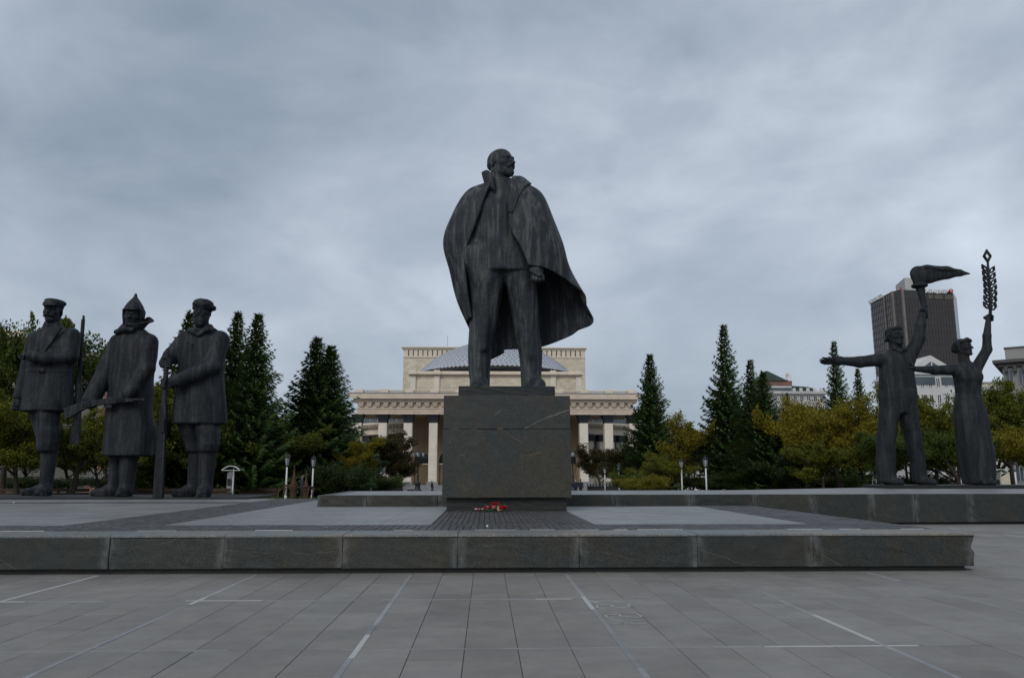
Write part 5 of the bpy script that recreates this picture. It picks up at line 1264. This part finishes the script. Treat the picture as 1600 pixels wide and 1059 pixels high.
def spruce_mesh(seed, h, wd, twin=False, sparse=1.0):
    rs = np.random.RandomState(seed); rd = random.Random(seed); tr = MB(); V = []
    tops = [(0, 0, h, wd)] + ([(wd*.13, .3, h*.95, wd*.92)] if twin else [])
    for (ox, oy, hh, ww) in tops:
        tr.tube([(ox,oy,-.1),(ox,oy,hh*.4),(ox,oy,hh*.97)], [hh*.016,hh*.011,.02], 7)
        z = hh*.05; k = 0
        for q_ in range(14):
            zz_ = hh*(.955+.05*q_/14); az = 2.4*q_; l_ = .22*(1-q_/15)
            V.append([(ox,oy,zz_),(ox+cos(az+.5)*l_*.5,oy+sin(az+.5)*l_*.5,zz_+l_*.6),(ox+cos(az)*l_,oy+sin(az)*l_,zz_+l_*.9),(ox+cos(az-.5)*l_*.5,oy+sin(az-.5)*l_*.5,zz_+l_*.4)])
        while z < hh*.985:
            t = z/hh; R_ = ww*.58*((1-t)**.88)*(1-.28*t)*(1.0 if t > .12 else .8+1.6*t) + .05
            nb_ = max(6, int((13 if t < .6 else 10)*sparse)); off = rs.uniform(0, 2*pi)
            for b in range(nb_):
                az = off + 2*pi*b/nb_ + rs.uniform(-.25,.25); ln = R_*rs.uniform(.55, 1.2); up = rs.uniform(-.35,-.05) + .55*t
                m = max(3, int(ln/.17)); s_ = np.linspace(.10, 1, m)
                x = ox + np.cos(az)*ln*s_; y = oy + np.sin(az)*ln*s_; zz = z + ln*(up*s_*.9 + .22*s_**2.4) + rs.uniform(-.1,.1)
                if ln > .5: tr.tube([(ox,oy,z),(ox+cos(az)*ln*.9,oy+sin(az)*ln*.9,z+ln*(up*.8+.17))], [.035,.008], 3, cap=False)
                for i in range(m):
                    w_ = (.24 + .26*(1-s_[i]))*min(1.0, .35+ln*.35)
                    for sd_ in (-1, 1):
                        a2 = az + sd_*rs.uniform(.5,.95); l2 = w_*rs.uniform(1.0,1.9)
                        dx, dy, dz = np.cos(a2)*l2, np.sin(a2)*l2, -l2*rs.uniform(.05,.55)
                        px_, py_ = -np.sin(a2)*.055, np.cos(a2)*.055; jz = rs.uniform(-.05,.05)
                        V.append([(x[i],y[i],zz[i]+jz),(x[i]+dx*.5+px_*1.2,y[i]+dy*.5+py_*1.2,zz[i]+dz*.3+.02),(x[i]+dx,y[i]+dy,zz[i]+dz),(x[i]+dx*.5-px_*1.2,y[i]+dy*.5-py_*1.2,zz[i]+dz*.55-.07)])
                # tip
                V.append([(x[-1],y[-1],zz[-1]),(x[-1]-.06*np.sin(az),y[-1]+.06*np.cos(az),zz[-1]+.05),(x[-1]+.3*np.cos(az),y[-1]+.3*np.sin(az),zz[-1]+.09),(x[-1]+.06*np.sin(az),y[-1]-.06*np.cos(az),zz[-1]-.03)])
            z += hh*rs.uniform(.016,.024)*(1.0 if t < .7 else .85); k += 1
    V = np.array(V).reshape(-1,3)
    return tr, (V, np.arange(len(V)).reshape(-1,4))
def tree_kind(tr, lv, lm, tname):
    return tr.mesh('trunk', m_bark, True), np_mesh('crown', lv[0], lv[1], lm, False)
KIND = {}
def kind(key, maker, lm):
    tr, lv = maker; KIND[key] = (tr.mesh('trunk', m_bark, True), np_mesh('crown', lv[0], lv[1], lm, False))
def alias(key, src, lm):
    tr, cr = KIND[src]; c2 = cr.copy(); c2.materials.clear(); c2.materials.append(lm); KIND[key] = (tr, c2)
# unit kinds: 10 m high, 8 m wide, scaled per tree
kind('green1', decid_mesh(1, 10, 8, 26000, .20, .10), lm_green)
kind('olive1', decid_mesh(2, 10, 8, 26000, .20, .08, multi=2), lm_olive)
kind('yellow1', decid_mesh(3, 10, 8, 24000, .19, .08), lm_yellow)
kind('loose1', decid_mesh(4, 10, 8, 15000, .19, .2, clump=.36), lm_olive)
kind('rust1', decid_mesh(5, 10, 8, 26000, .24, .05), lm_brown)
kind('bush1', decid_mesh(6, 10, 14, 18000, .36, .02, multi=4), lm_green)
alias('green2', 'yellow1', lm_green); alias('yellow2', 'olive1', lm_yellow); alias('olive2', 'green1', lm_olive)
alias('dark1', 'rust1', lm_dark); alias('bush2', 'bush1', lm_yellow); alias('bush3', 'bush1', lm_dark)
kind('spruce1', spruce_mesh(21, 14, 7.0), lm_spruce); kind('spruce2', spruce_mesh(22, 14, 7.0, True), lm_spruce)
kind('spruce3', spruce_mesh(23, 14, 6.4, False, .78), lm_spruce); alias('spruce4', 'spruce1', lm_spruce2); alias('spruce5', 'spruce3', lm_spruce2)
trng = random.Random(5)
def tree(key, px, ytop, D, wpx, label, name='tree', cat='tree', group=None, base_h=10.0, base_w=8.0, rz=None):
    """a tree whose top shows at (px, ytop) when it stands D metres away and is wpx photo pixels wide"""
    top = at_y(px, ytop, D); z0 = ground_z(D); h = top.z - z0; wd = wpx*D/FPX
    x = at_y(px, 738, D).x
    t = thing(name, label, cat, (x, D, z0), trng.uniform(0, 6.28) if rz is None else rz, group, (wd/base_w, wd/base_w, h/base_h))
    tr, cr = KIND[key]; obj('trunk', tr, t); obj('crown', cr, t)
    return t
G1, G2, G3, G4 = 'spruces around the square', 'trees behind the soldiers', 'trees behind the workers', 'trees in the park further back'
def spr(key, px, y, D, wpx, label): return tree(key, px, y, D, wpx, label, 'spruce_tree', 'spruce', G1, 14.0, 7.0)
spr('spruce4', 281, 484, 58, 158, 'slim spruce rising between the second and third soldiers')
spr('spruce4', 358, 484, 60, 140, 'spruce just beside the bearded soldier, inner one of two tall neighbours')
spr('spruce1', 391, 487, 56, 150, 'tall spruce with a full dark skirt, outer one of the pair by the bearded soldier')
spr('spruce2', 488, 524, 62, 165, 'broad double-topped spruce standing left of the theatre portico')
spr('spruce1', 1021, 551, 66, 108, 'narrow dark spruce standing at the right end of the theatre')
spr('spruce3', 1141, 505, 62, 122, 'tallest spruce right of the theatre, with a thin ragged spire')
spr('spruce3', 1181, 560, 58, 110, 'shorter thin-topped spruce beside the tallest one on the right')
spr('spruce1', 1201, 578, 55, 112, 'dense blunt spruce in front of the green-roofed hotel')
spr('spruce3', 1317, 531, 70, 92, 'lone spruce with gappy branches under the outstretched bronze hand')
spr('spruce5', 1352, 574, 72, 82, 'small spruce between the outstretched arm and the torch bearer')
spr('spruce3', 1237, 612, 62, 40, 'little spruce top in front of the pale hotel wall')
def dec(key, px, y, D, wpx, label, g): return tree(key, px, y, D, wpx, label, group=g)
dec('green1', 78, 494, 54, 165, 'big dark green tree rising behind the soldier in the flat cap', G2)
dec('green2', 8, 522, 56, 120, 'dark leafy tree at the edge in front of the beige block', G2)
dec('olive2', 30, 622, 46, 150, 'olive tree low behind the capped soldier’s right arm', G2)
dec('loose1', 108, 628, 48, 115, 'loose olive tree between the capped soldier and the helmeted one', G2)
dec('olive1', 160, 636, 50, 120, 'yellow-green tree behind the butt of the level rifle', G2)
dec('olive2', 252, 600, 52, 120, 'yellow-green tree filling the gap beside the long coat', G2)
dec('green1', 318, 650, 54, 130, 'green tree low behind the bearded soldier', G2)
dec('olive1', 428, 650, 58, 120, 'olive tree between the two groups of spruces', G2)
dec('yellow1', 546, 684, 60, 66, 'small bright yellow-green tree beside the double-topped spruce', G2)
dec('rust1', 584, 672, 92, 92, 'reddish green tree in front of the left end of the portico', 'trees before the theatre')
dec('rust1', 622, 694, 95, 62, 'small rusty tree nearest the left lantern of the theatre', 'trees before the theatre')
dec('dark1', 558, 712, 70, 66, 'low dark tree beside the pair of far white lamps', 'trees before the theatre')
dec('rust1', 938, 692, 88, 70, 'dark rusty tree nearest the right lantern of the theatre', 'trees before the theatre')
dec('rust1', 975, 694, 84, 76, 'wide brownish tree at the foot of the narrow spruce', 'trees before the theatre')
dec('yellow2', 1082, 646, 64, 84, 'bright yellow-green tree between the narrow spruce and the tallest one', G3)
dec('olive1', 1040, 706, 58, 80, 'yellow-green tree with a low round crown behind the white lamps', G3)
dec('yellow2', 1262, 618, 54, 110, 'golden tree just past the dense blunt spruce', G3)
dec('yellow1', 1312, 624, 50, 130, 'golden tree with dark crooked limbs under the stone hand', G3)
dec('yellow2', 1362, 620, 52, 110, 'golden tree behind the torch bearer’s legs', G3)
dec('olive1', 1422, 596, 56, 105, 'olive tree showing between the torch bearer and the woman', G3)
dec('olive2', 1462, 618, 50, 125, 'greener tree just left of the woman’s skirt', G3)
dec('olive1', 1534, 612, 54, 110, 'yellow-green tree just right of the woman’s skirt', G3)
dec('olive2', 1582, 590, 52, 120, 'tall yellow-green tree in front of the grey corner block', G3)
dec('yellow2', 1612, 640, 46, 110, 'golden tree cut by the edge beside the thin post', G3)
dec('green1', 1385, 668, 46, 110, 'low green tree behind the torch bearer’s feet', G3)
dec('green2', 1500, 662, 46, 120, 'low green tree behind the hem of the long dress', G3)
dec('olive2', 1285, 690, 48, 100, 'low shady tree left of the crooked golden one', G3)
dec('dark1', 1232, 690, 52, 90, 'low dark tree behind the arched white kiosk', G3)
dec('dark1', 1165, 700, 56, 110, 'dark low tree at the foot of the tallest spruce', G3)
# park row further back
back = [(-20,648,78),(45,655,80),(110,668,84),(170,660,80),(232,664,78),(290,668,82),(345,660,84),(400,672,80),(455,680,86),(520,690,84),
        (1010,702,92),(1060,690,90),(1110,696,86),(1160,700,88),(1215,680,84),(1270,672,82),(1330,668,84),(1385,660,80),(1440,664,82),(1500,650,80),(1555,655,82),(1615,650,80)]
ks = ['dark1', 'green1', 'olive2', 'green2']
bl = ['at the picture edge behind the dark leafy tree', 'behind the capped soldier’s hanging arm', 'behind the capped soldier’s slung rifle', 'behind the butt of the level rifle', 'behind the helmeted soldier’s coat',
      'between the helmeted and bearded soldiers', 'behind the bearded soldier’s coat', 'behind the first two tall spruces', 'right of the two tall spruces', 'behind the double-topped spruce',
      'behind the narrow spruce by the theatre', 'behind the low round tree and white lamps', 'behind the bright tree beside the tallest spruce', 'behind the tallest spruce', 'behind the dense blunt spruce',
      'behind the first golden tree', 'under the outstretched stone hand', 'behind the torch bearer’s thigh', 'behind the gap between torch bearer and woman', 'behind the woman’s waist', 'right of the woman, before the low cream building', 'at the picture edge below the corner block']
for i, (px, y, D) in enumerate(back):
    lft = px < 700
    tree(ks[i % 4] if lft else ['green2','olive1','dark1','yellow2'][i % 4], px, y, D, 84 + 10*(i % 3), 'shady back row park tree ' + bl[i], group=('back row of trees behind the soldiers' if lft else 'back row of trees on the far side'))
# shrubs
def shrub(key, px, y, D, wpx, label): return tree(key, px, y, D, wpx, label, 'shrub', 'shrub', 'shrubs round the square', 10.0, 14.0)
shrub('bush2', 1010, 742, 52, 70, 'low yellowish shrub behind the railing on the far right side'); shrub('bush1', 985, 737, 56, 60, 'green shrub beside the right-hand far lamp')
shrub('bush1', 600, 742, 66, 60, 'low green shrub behind the left railing'); shrub('bush3', 530, 722, 56, 90, 'dark spreading shrub at the foot of the double-topped spruce')
shrub('bush3', 470, 738, 66, 110, 'dark shrub behind the wicker figures'); shrub('bush3', 1110, 738, 60, 90, 'dark shrub between the two near right lamps and the spruce')
shrub('bush1', 1290, 742, 58, 90, 'green shrub under the golden trees'); shrub('bush3', 1440, 740, 56, 100, 'dark shrub behind the torch bearer’s left leg')
shrub('bush3', 210, 742, 60, 120, 'dark shrub behind the helmeted soldier’s boots'); shrub('bush3', 60, 742, 62, 120, 'dark shrub behind the capped soldier’s boots')

# lawns (one sheet of real blades over soil where it shows)
for (x0, x1, y0, y1) in ((-75, -10.5, 47, 92), (15.0, 85, 47, 92), (-40, -5.3, 31.6, 33)):
    lw = MB(); nx, ny = int((x1-x0)/.8), int((y1-y0)/.8)
    if y1 < 40: continue
    n_ = 9
    for j in range(n_):
        ya, yb = y0+(y1-y0)*j/n_, y0+(y1-y0)*(j+1)/n_
        lw.add([(x0,ya,ground_z(ya)+.03),(x1,ya,ground_z(ya)+.03),(x1,yb,ground_z(yb)+.03),(x0,yb,ground_z(yb)+.03)], [(0,1,2,3)])
    lo_ = lw.build('lawn', m_grass); tag(lo_, kind='structure')
    rs = np.random.RandomState(int(abs(x0))); m = 26000
    X = rs.uniform(x0, x1, m); Yv = y0 + (y1-y0)*rs.uniform(0, 1, m)**1.6; Zv = np.array([ground_z(v) for v in Yv]) + .02
    a = rs.uniform(0, 6.28, m); hgt = rs.uniform(.10, .30, m); wv = .035
    P = np.stack([np.stack([X-np.cos(a)*wv, Yv-np.sin(a)*wv, Zv], 1), np.stack([X+np.cos(a)*wv, Yv+np.sin(a)*wv, Zv], 1), np.stack([X+rs.normal(0,.06,m), Yv+rs.normal(0,.06,m), Zv+hgt], 1)], 1).reshape(-1,3)
    tag(obj('grass', np_mesh('grass', P, np.arange(3*m).reshape(m,3), m_grass, False)), kind='stuff')

# ================================================================== lamps, kiosks, railings, small things
lamp_pole = MB().tube([(0,0,0),(0,0,2.16)], [.062,.05], 10).tube([(0,0,0),(0,0,.34)], [.085,.075], 10).mesh('pole', m_white, True)
lant = MB().lathe([(.10,2.2),(.17,2.62),(.17,2.66)], (0,0,0), 6).mesh('lantern_glass', m_lampg)
cage = MB().lathe([(.07,2.12),(.13,2.16),(.13,2.2),(.08,2.22)], (0,0,0), 8).lathe([(.20,2.66),(.21,2.70),(.13,2.80),(.05,2.88),(.03,2.96)], (0,0,0), 8)
for k in range(6): a = 2*pi*k/6; cage.tube([(.105*cos(a),.105*sin(a),2.2),(.178*cos(a),.178*sin(a),2.66)], .014, 4)
cage = cage.mesh('lantern_frame', m_iron)
def dist_for(h, py):
    """distance at which the top of something h metres tall shows at photo row py"""
    lo, hi = 20.0, 160.0
    for _ in range(50):
        D = (lo+hi)/2
        if ground_z(D)+h > at_y(800, py, D).z: lo = D
        else: hi = D
    return lo
def lamp(px, py, label, D=None):
    D = D or dist_for(2.96, py); p = at_y(px, 738, D)
    t = thing('park_lamp', label, 'lamp', (p.x, D, ground_z(D)), trng.random(), 'white park lamps')
    obj('pole', lamp_pole, t); l = obj('lantern', lant, t); obj('lantern_frame', cage, l); return t
lamp(448, 708, 'white lamp post in front of the wicker figures, nearer of the left pair')
lamp(489, 711, 'white lamp post just past the wicker figures, beside the rear platform')
lamp(580, 719, 'far white lamp in front of the rusty trees, further from the portico')
lamp(600, 725, 'far white lamp in front of the rusty trees, nearer to the portico')
lamp(945, 728, 'smallest white lamp in front of the brownish trees on the right')
lamp(967, 722, 'white lamp by the right railing, taller of the far pair')
lamp(1065, 714, 'white lamp in front of the low round yellow-green tree')
lamp(1103, 711, 'white lamp at the foot of the tallest spruce')
lamp(1586, 720, 'white lamp post at the edge past the woman statue')
# arched white kiosks (pay-phone shelters)
m_film = plain('frosted_sheet', (.50,.52,.54), .3, .1, 3, spec=.5)
def kiosk(px, py, label, flip=1, D=None):
    D = D or dist_for(2.25, py); p = at_y(px, 738, D)
    t = thing('shelter', label, 'shelter', (p.x, D, ground_z(D)), trng.uniform(-.2,.2), 'arched white shelters', (flip, 1, 1))
    MB().tube([(.12,0,0),(.12,0,2.1)], .06, 8).build('post', m_white, t)
    arc = [(-.56+1.12*i/12, 1.93+.27*(1-((i-6)/6.0)**2)) for i in range(13)]
    cn = MB()
    for (a, b), (c, d) in zip(arc, arc[1:]): cn.prism([(a,b),(c,d),(c,d+.025),(a,b+.025)], 'y', -.4, .4)
    c = cn.build('canopy', m_film, t); f = MB()
    for y in (-.4, .4): f.tube([(a, y, b+.01) for a, b in arc], .03, 6).tube([(-.56,y,1.93),(.56,y,1.93)], .022, 6)
    f.build('canopy_frame', m_white, c)
    MB().box(-.26, .03, -.04, .04, .45, 1.85).build('panel', plain('panel_grey', (.27,.27,.27), .4, .6, 9), t)
    MB().box(-.22, -.02, -.16, -.045, 1.0, 1.4).build('telephone', m_iron, t)
    MB().tube([(.12,0,.1),(-.35,-.1,.45)], .02, 6).tube([(.12,0,.1),(-.3,.15,0)], .02, 6).build('brace', m_white, t)
    return t
kiosk(362, 727, 'arched white shelter beside the boots of the bearded soldier'); kiosk(1192, 736, 'arched white shelter under the dense dark spruces, behind the platform edge', -1)
kiosk(1366, 735, 'arched white shelter half hidden by the torch bearer’s leg'); kiosk(1560, 732, 'arched white shelter just past the woman’s long dress')
# wicker figures
m_wick = plain('wicker', (.070,.042,.027), .85, .5, 14)
D = 47.5; p = at_y(470, 738, D)
wk = thing('wicker_figures', 'brown wicker figures with tall pointed spires beside the white lamps', 'sculpture', (p.x, D, 0))
def wicker_spire(x, h, w_, y=0):
    prof = [(.30,0),(.34,.15),(.33,.55),(.42,.80),(.40,.95),(.24,1.25),(.14,1.6),(.05,2.1),(.01,2.4)]
    prof = [(r*w_, z*h/2.4) for r, z in prof]; m = MB(); rs = random.Random(int(h*100))
    for k in range(16):
        for sg in (1, -1):
            pts = [(x + r*cos(2*pi*k/16 + sg*z*1.6), y + r*sin(2*pi*k/16 + sg*z*1.6), z) for r, z in prof]
            m.tube(pts, .018, 3, cap=False)
    m.lathe([(r*.62, z) for r, z in prof], (x, y, 0), 8); return m
wicker_spire(-.38, 2.05, .55).build('spire', m_wick, wk); wicker_spire(.30, 1.75, .45, .2).build('spire', m_wick, wk)
bd = MB()
for j in range(6): bd.tube([(-1.25+.05*j, -.1+.05*j, .45+.05*j), (-.95, .05*j, .78+.02*j), (-.1, -.1+.04*j, .74), (.75, .05*j, .78-.03*j)], .03, 5)
for x in (-1.3, -.98, .42, .72): bd.tube([(x,0,0),(x+.04,0,.35),(x+.1,0,.72)], [.04,.05,.08], 7)
bd.build('woven_body', m_wick, wk)
# low railings
def railing(P, Q, label, h=.95, gap=.16, name='railing', m=m_iron, grp=None):
    P, Q = Vector(P), Vector(Q); ln = (Q-P).length; d = (Q-P).normalized()
    t = thing(name, label, 'railing', P, 0, grp)
    r = MB(); r.tube([Vector((0,0,h)), d*ln+Vector((0,0,h))], .035, 5).tube([Vector((0,0,.15)), d*ln+Vector((0,0,.15))], .03, 5).build('rail', m, t)
    b = MB(); n = int(ln/gap)
    for i in range(1, n): q = d*ln*i/n; b.box(q.x-.018, q.x+.018, q.y-.018, q.y+.018, q.z+.15, q.z+h)
    tag(b.build('bars', m, t), kind='stuff')
    n = max(1, int(ln/2.2))
    for i in range(n+1): q = d*ln*i/n; MB().box(q.x-.07, q.x+.07, q.y-.07, q.y+.07, q.z-.15, q.z+h+.12).lathe([(.02,h+.12),(.09,h+.2),(.02,h+.3)], tuple(q), 6).build('post', m, t)
    return t
def gp(px, D): p = at_y(px, 738, D); return (p.x, D, ground_z(D))
railing(gp(562, 70), gp(629, 92), 'black iron railing in front of the rusty trees and far lamps on the left')
railing(gp(918, 95), gp(986, 68), 'black iron railing in front of the brownish trees on the right')
m_board = plain('brown_board', (.050,.030,.022), .8, .3, 5)
def board_fence(x0, x1, D, label, h=.8):
    t = thing('board_fence', label, 'fence', (x0, D, ground_z(D)), 0)
    for z in (.08, .33, .58): MB().box(0, x1-x0, -.03, .03, z, z+.2).build('board', m_board, t)
    for i in range(int((x1-x0)/2.4)+1): MB().box(2.4*i-.06, 2.4*i+.06, .03, .13, -.1, h+.04).build('post', m_board, t)
board_fence(-36, -24.5, 50, 'low fence of dark brown boards behind the capped soldier’s boots'); board_fence(-23, -16.5, 52, 'low fence of dark brown boards between the helmeted and bearded soldiers'); board_fence(-17.5, -14.0, 54, 'short dark board fence behind the arched shelter and the wicker figures')
# ornate lanterns before the theatre
def big_lamp(px, py, D, label):
    z0 = ground_z(D); h = at_y(px, py, D).z - z0; p = at_y(px, 738, D)
    t = thing('lantern_post', label, 'street lamp', (p.x, D, z0), 0, 'ornate lanterns before the theatre')
    MB().lathe([(.62,0),(.62,.5),(.42,.62),(.40,1.3),(.5,1.4),(.22,1.7),(.15,2.4),(.2,2.6),(.12,2.8),(.085,h-1.2),(.14,h-1.1),(.07,h-.9),(.06,h-.4)], (0,0,0), 12).build('pole', m_iron, t, True)
    ar = MB()
    for a in (0, pi/2, pi, 1.5*pi): ar.tube([(0,0,h-1.3),(.35*cos(a),.35*sin(a),h-1.22),(.72*cos(a),.72*sin(a),h-.95)], .045, 6)
    ar.build('arm', m_iron, t)
    for a in (0, pi/2, pi, 1.5*pi):
        l = MB().lathe([(.12,-.95),(.26,-.40),(.27,-.34)], (.74*cos(a),.74*sin(a),h), 6).build('lantern', m_lampg, t)
        MB().lathe([(.31,-.34),(.32,-.3),(.16,-.1),(.03,0)], (.74*cos(a),.74*sin(a),h), 6).lathe([(.05,-1.05),(.15,-1.0),(.15,-.94)], (.74*cos(a),.74*sin(a),h), 6).build('lantern_cap', m_iron, l)
big_lamp(653, 703, 120, 'black post with four lanterns left of the pedestal, before the theatre steps'); big_lamp(895, 703, 120, 'black post with four lanterns peeping out right of the pedestal')
# planters by the steps
for i, (px, D) in enumerate(((604,100),(616,103),(628,106),(640,109))):
    p = gp(px, D); t = thing('planter', ('foremost low dark planter of the row by the left railing', 'second low planter of the row by the left railing', 'third low planter of the row by the left railing', 'blackest planter, nearest the theatre steps')[i], 'planter', p, 0, 'row of planters by the theatre steps')
    MB().bevbox(-.75, .75, -.5, .5, 0, .55, .06).build('tub', m_greyst if i < 3 else m_iron, t); MB().box(-.62, .62, -.38, .38, .5, .6).build('soil', m_iron, t)

# ---- people far off: one skinned body each
m_skin = plain('skin', (.42,.27,.20), .6, .1, 5)
def person(px, D, label, h=1.72, coat=(.02,.022,.03), legs=(.02,.02,.025), hair=(.03,.02,.015), sit=False, bald=False, face=0.0, long_hair=False):
    p = gp(px, D); t = thing('person', label, 'person', p, face, None, (h/1.72,)*3)
    dz = -.40 if sit else 0
    s = Sdf((-.42,-.62,-.02), (.42,.4,1.80), .026)
    s.loft([(.86+dz,0,0,.17,.13),(1.0+dz,0,0,.165,.12),(1.2+dz,0,0,.18,.125),(1.38+dz,0,.01,.20,.12),(1.46+dz,0,.01,.12,.09)], .05, 2.3)
    for a in (-1, 1):
        s.chain([(a*.19,.0,1.40+dz),(a*.255,.02,1.12+dz),(a*.24,-.10,.88+dz)], [.065,.052,.04], .03); s.ell((a*.235,-.13,.82+dz), (.04,.05,.075), .02)
        if sit: s.chain([(a*.10,0,.90+dz),(a*.12,-.42,.50),(a*.12,-.44,.08)], [.105,.075,.05], .05); s.cone((a*.12,-.42,.05), (a*.13,-.58,.04), .05, .04, .03)
        else: s.chain([(a*.095,0,.9),(a*.105,-.01,.48),(a*.11,.02,.07)], [.105,.072,.05], .04); s.cone((a*.11,.03,.05), (a*.125,-.14,.04), .05, .042, .03)
    s.cone((0,.01,1.42+dz), (0,-.01,1.55+dz), .055, .055, .03); s.ell((0,-.01,1.615+dz), (.076,.095,.115), .02); s.cone((0,-.10,1.63+dz), (0,-.118,1.60+dz), .014, .018, .015)
    for a in (-1, 1): s.ell((a*.078,.0,1.61+dz), (.012,.025,.035), .01)
    v, q = s.mesh(); me = np_mesh('body', v, q, None)
    for m_ in (plain('skin_tone', (.42,.27,.20), .6, .05, 5), plain('coat_cloth', coat, .85, .25, 9), plain('trouser_cloth', legs, .85, .25, 9)): me.materials.append(m_)
    cz = v[q].mean(1)
    mi = np.where(cz[:,2] > 1.475+dz, 0, np.where(cz[:,2] > .86+dz, 1, 2)); mi[(cz[:,2] < .87+dz) & (np.abs(cz[:,0]) > .19) & (cz[:,2] > .74+dz)] = 0
    me.polygons.foreach_set('material_index', mi.astype(np.int32)); obj('body', me, t)
    if not bald:
        s = Sdf((-.2,-.2,1.2+dz), (.2,.25,1.85+dz), .02); s.ell((0,.02,1.645+dz), (.088,.10,.11), .02); s.box((0,-.13,1.58+dz), (.2,.08,.09), .03, sub=True)
        if long_hair: s.ell((0,.06,1.52+dz), (.10,.06,.17), .03)
        obj('hair', np_mesh('hair', *s.mesh(), plain('hair_tone', hair, .7, .3, 20)), t)
    return t
person(675.5, 84, 'person in a dark hooded jacket standing near the theatre steps, beside the pedestal', 1.5, coat=(.022,.023,.028), hair=(.022,.022,.026), face=1.2, long_hair=True)
person(588.5, 74, 'person with long fair hair and a dark jacket in front of the left railing', 1.5, hair=(.42,.30,.15), face=2.6, long_hair=True, coat=(.02,.025,.04))
person(573, 76, 'person in black in front of the left railing', 1.6, face=.5)
person(899, 74, 'bald person in a navy jacket right of the pedestal', 1.55, coat=(.018,.022,.04), bald=True, face=3.3)
person(907, 75, 'dark-haired person in a black jacket beside the bald one', 1.58, face=2.6)
person(622, 105, 'person in a red jacket at the end of the left railing', 1.65, coat=(.22,.03,.03))
person(472.5, 54, 'person in dark clothes standing behind the wicker figures', 1.68, coat=(.03,.035,.05), face=2.0)

# ---- flowers laid at the foot of the pedestal
m_petr = plain('petal_red', (.36,.010,.014), .6, .3, 40); m_petp = plain('petal_pink', (.55,.13,.20), .6, .25, 40); m_stem = plain('flower_stem', (.035,.075,.02), .6, .3, 20); m_wrap = plain('pale_wrap', (.55,.42,.30), .4, .25, 30)
def petals(m, c, r, seed, n=26):
    rs = random.Random(seed)
    for i in range(n):
        a = rs.uniform(0, 2*pi); el = rs.uniform(.1, 1.5); d = Vector((cos(a)*cos(el), sin(a)*cos(el), sin(el))); u = d.orthogonal().normalized(); w_ = d.cross(u); t = rs.uniform(0, 6.28); u, w_ = u*cos(t)+w_*sin(t), w_*cos(t)-u*sin(t)
        b = Vector(c); e1 = b + d*r*.75 + u*r*.42; e2 = b + d*r*.75 - u*r*.42; tip = b + d*r*rs.uniform(.9,1.15) + w_*r*.2
        m.add([b + w_*.006, e1, tip, e2, b - w_*.006], [(0,1,2),(0,2,3),(4,2,1),(4,3,2)])
FY = PYF + .05
fx0 = at_y(770, 793, 20.6).x
bq = thing('flower_bunch', 'bunch of red and pink flowers laid against the foot of the granite block', 'flowers', (fx0, 20.52, ZT))
rs_ = random.Random(9)
for i in range(15):
    x = rs_.uniform(-.20,.33); y = rs_.uniform(-.16,.10); z = rs_.uniform(.05,.12) + .15*max(0, 1-abs(x-.05)/.22)*rs_.random()
    m_ = MB(); petals(m_, (0,0,0), rs_.uniform(.05,.075), 100+i); f = m_.build('flower_head', m_petp if i in (1,4,8) else m_petr, bq, loc=(x,y,z))
    MB().tube([(0,0,0),(-.1+rs_.uniform(-.1,.1),.03,-z*.5),(-.28+rs_.uniform(-.1,.2),.06,-z+.012)], .006, 5).build('stem', m_stem, f)
wr = MB(); 
for k in range(5):
    a = .25*k; wr.add([(.12,-.1+.04*k,.02),(.22+.02*k,-.14+.05*k,.05+.03*(k%2)),(.20,-.05+.04*k,.16-.02*k),(.10,.0,.12)], [(0,1,2,3)])
wr.build('wrapper', m_wrap, bq)
lf = MB(); rsl = random.Random(4)
for k in range(16):
    c = Vector((rsl.uniform(-.15,.32), rsl.uniform(-.14,.08), rsl.uniform(.03,.16))); d = Vector((rsl.uniform(-1,1), rsl.uniform(-1,.3), rsl.uniform(.0,.8))).normalized()*.09; u = d.orthogonal().normalized()*.02
    lf.add([c, c+d*.5+u, c+d, c+d*.5-u], [(0,1,2,3)])
lf.build('leaves', m_stem, bq)
b2q = thing('loose_flowers', 'few loose pink and white flowers lying beside the red bunch', 'flowers', (fx0-.34, 20.5, ZT))
for i in range(5):
    x = -.08 + .07*i + rs_.uniform(-.02,.02); m_ = MB(); petals(m_, (0,0,0), .045, 300+i); f = m_.build('flower_head', m_petp if i % 2 else plain('petal_white', (.6,.5,.48), .6, .2, 40), b2q, loc=(x, rs_.uniform(-.06,.06), .05))
    MB().tube([(0,0,0),(.12,.03,-.03),(.25,.05,-.04)], .006, 5).build('stem', m_stem, f)
# litter specks on the platform and square
m_paper = plain('paper_scrap', (.6,.6,.58), .7, .1, 20)
for i, (px, py, z, lab) in enumerate(((761, 823, ZT, 'tiny white paper scrap on the dark setts before the pedestal'), (21, 785.5, ZT, 'tiny white paper scrap on the panels in front of the soldiers'))):
    p = at_z(px, py, z); s = MB().box(-.015, .015, -.01, .01, 0, .015).add([(-.015,-.01,.015),(.015,-.01,.015),(.02,.015,.03),(-.01,.01,.03)], [(0,1,2,3)]); o = s.build('paper_scrap', m_paper, loc=(p.x, p.y, z+.006)); tag(o, lab, 'litter')
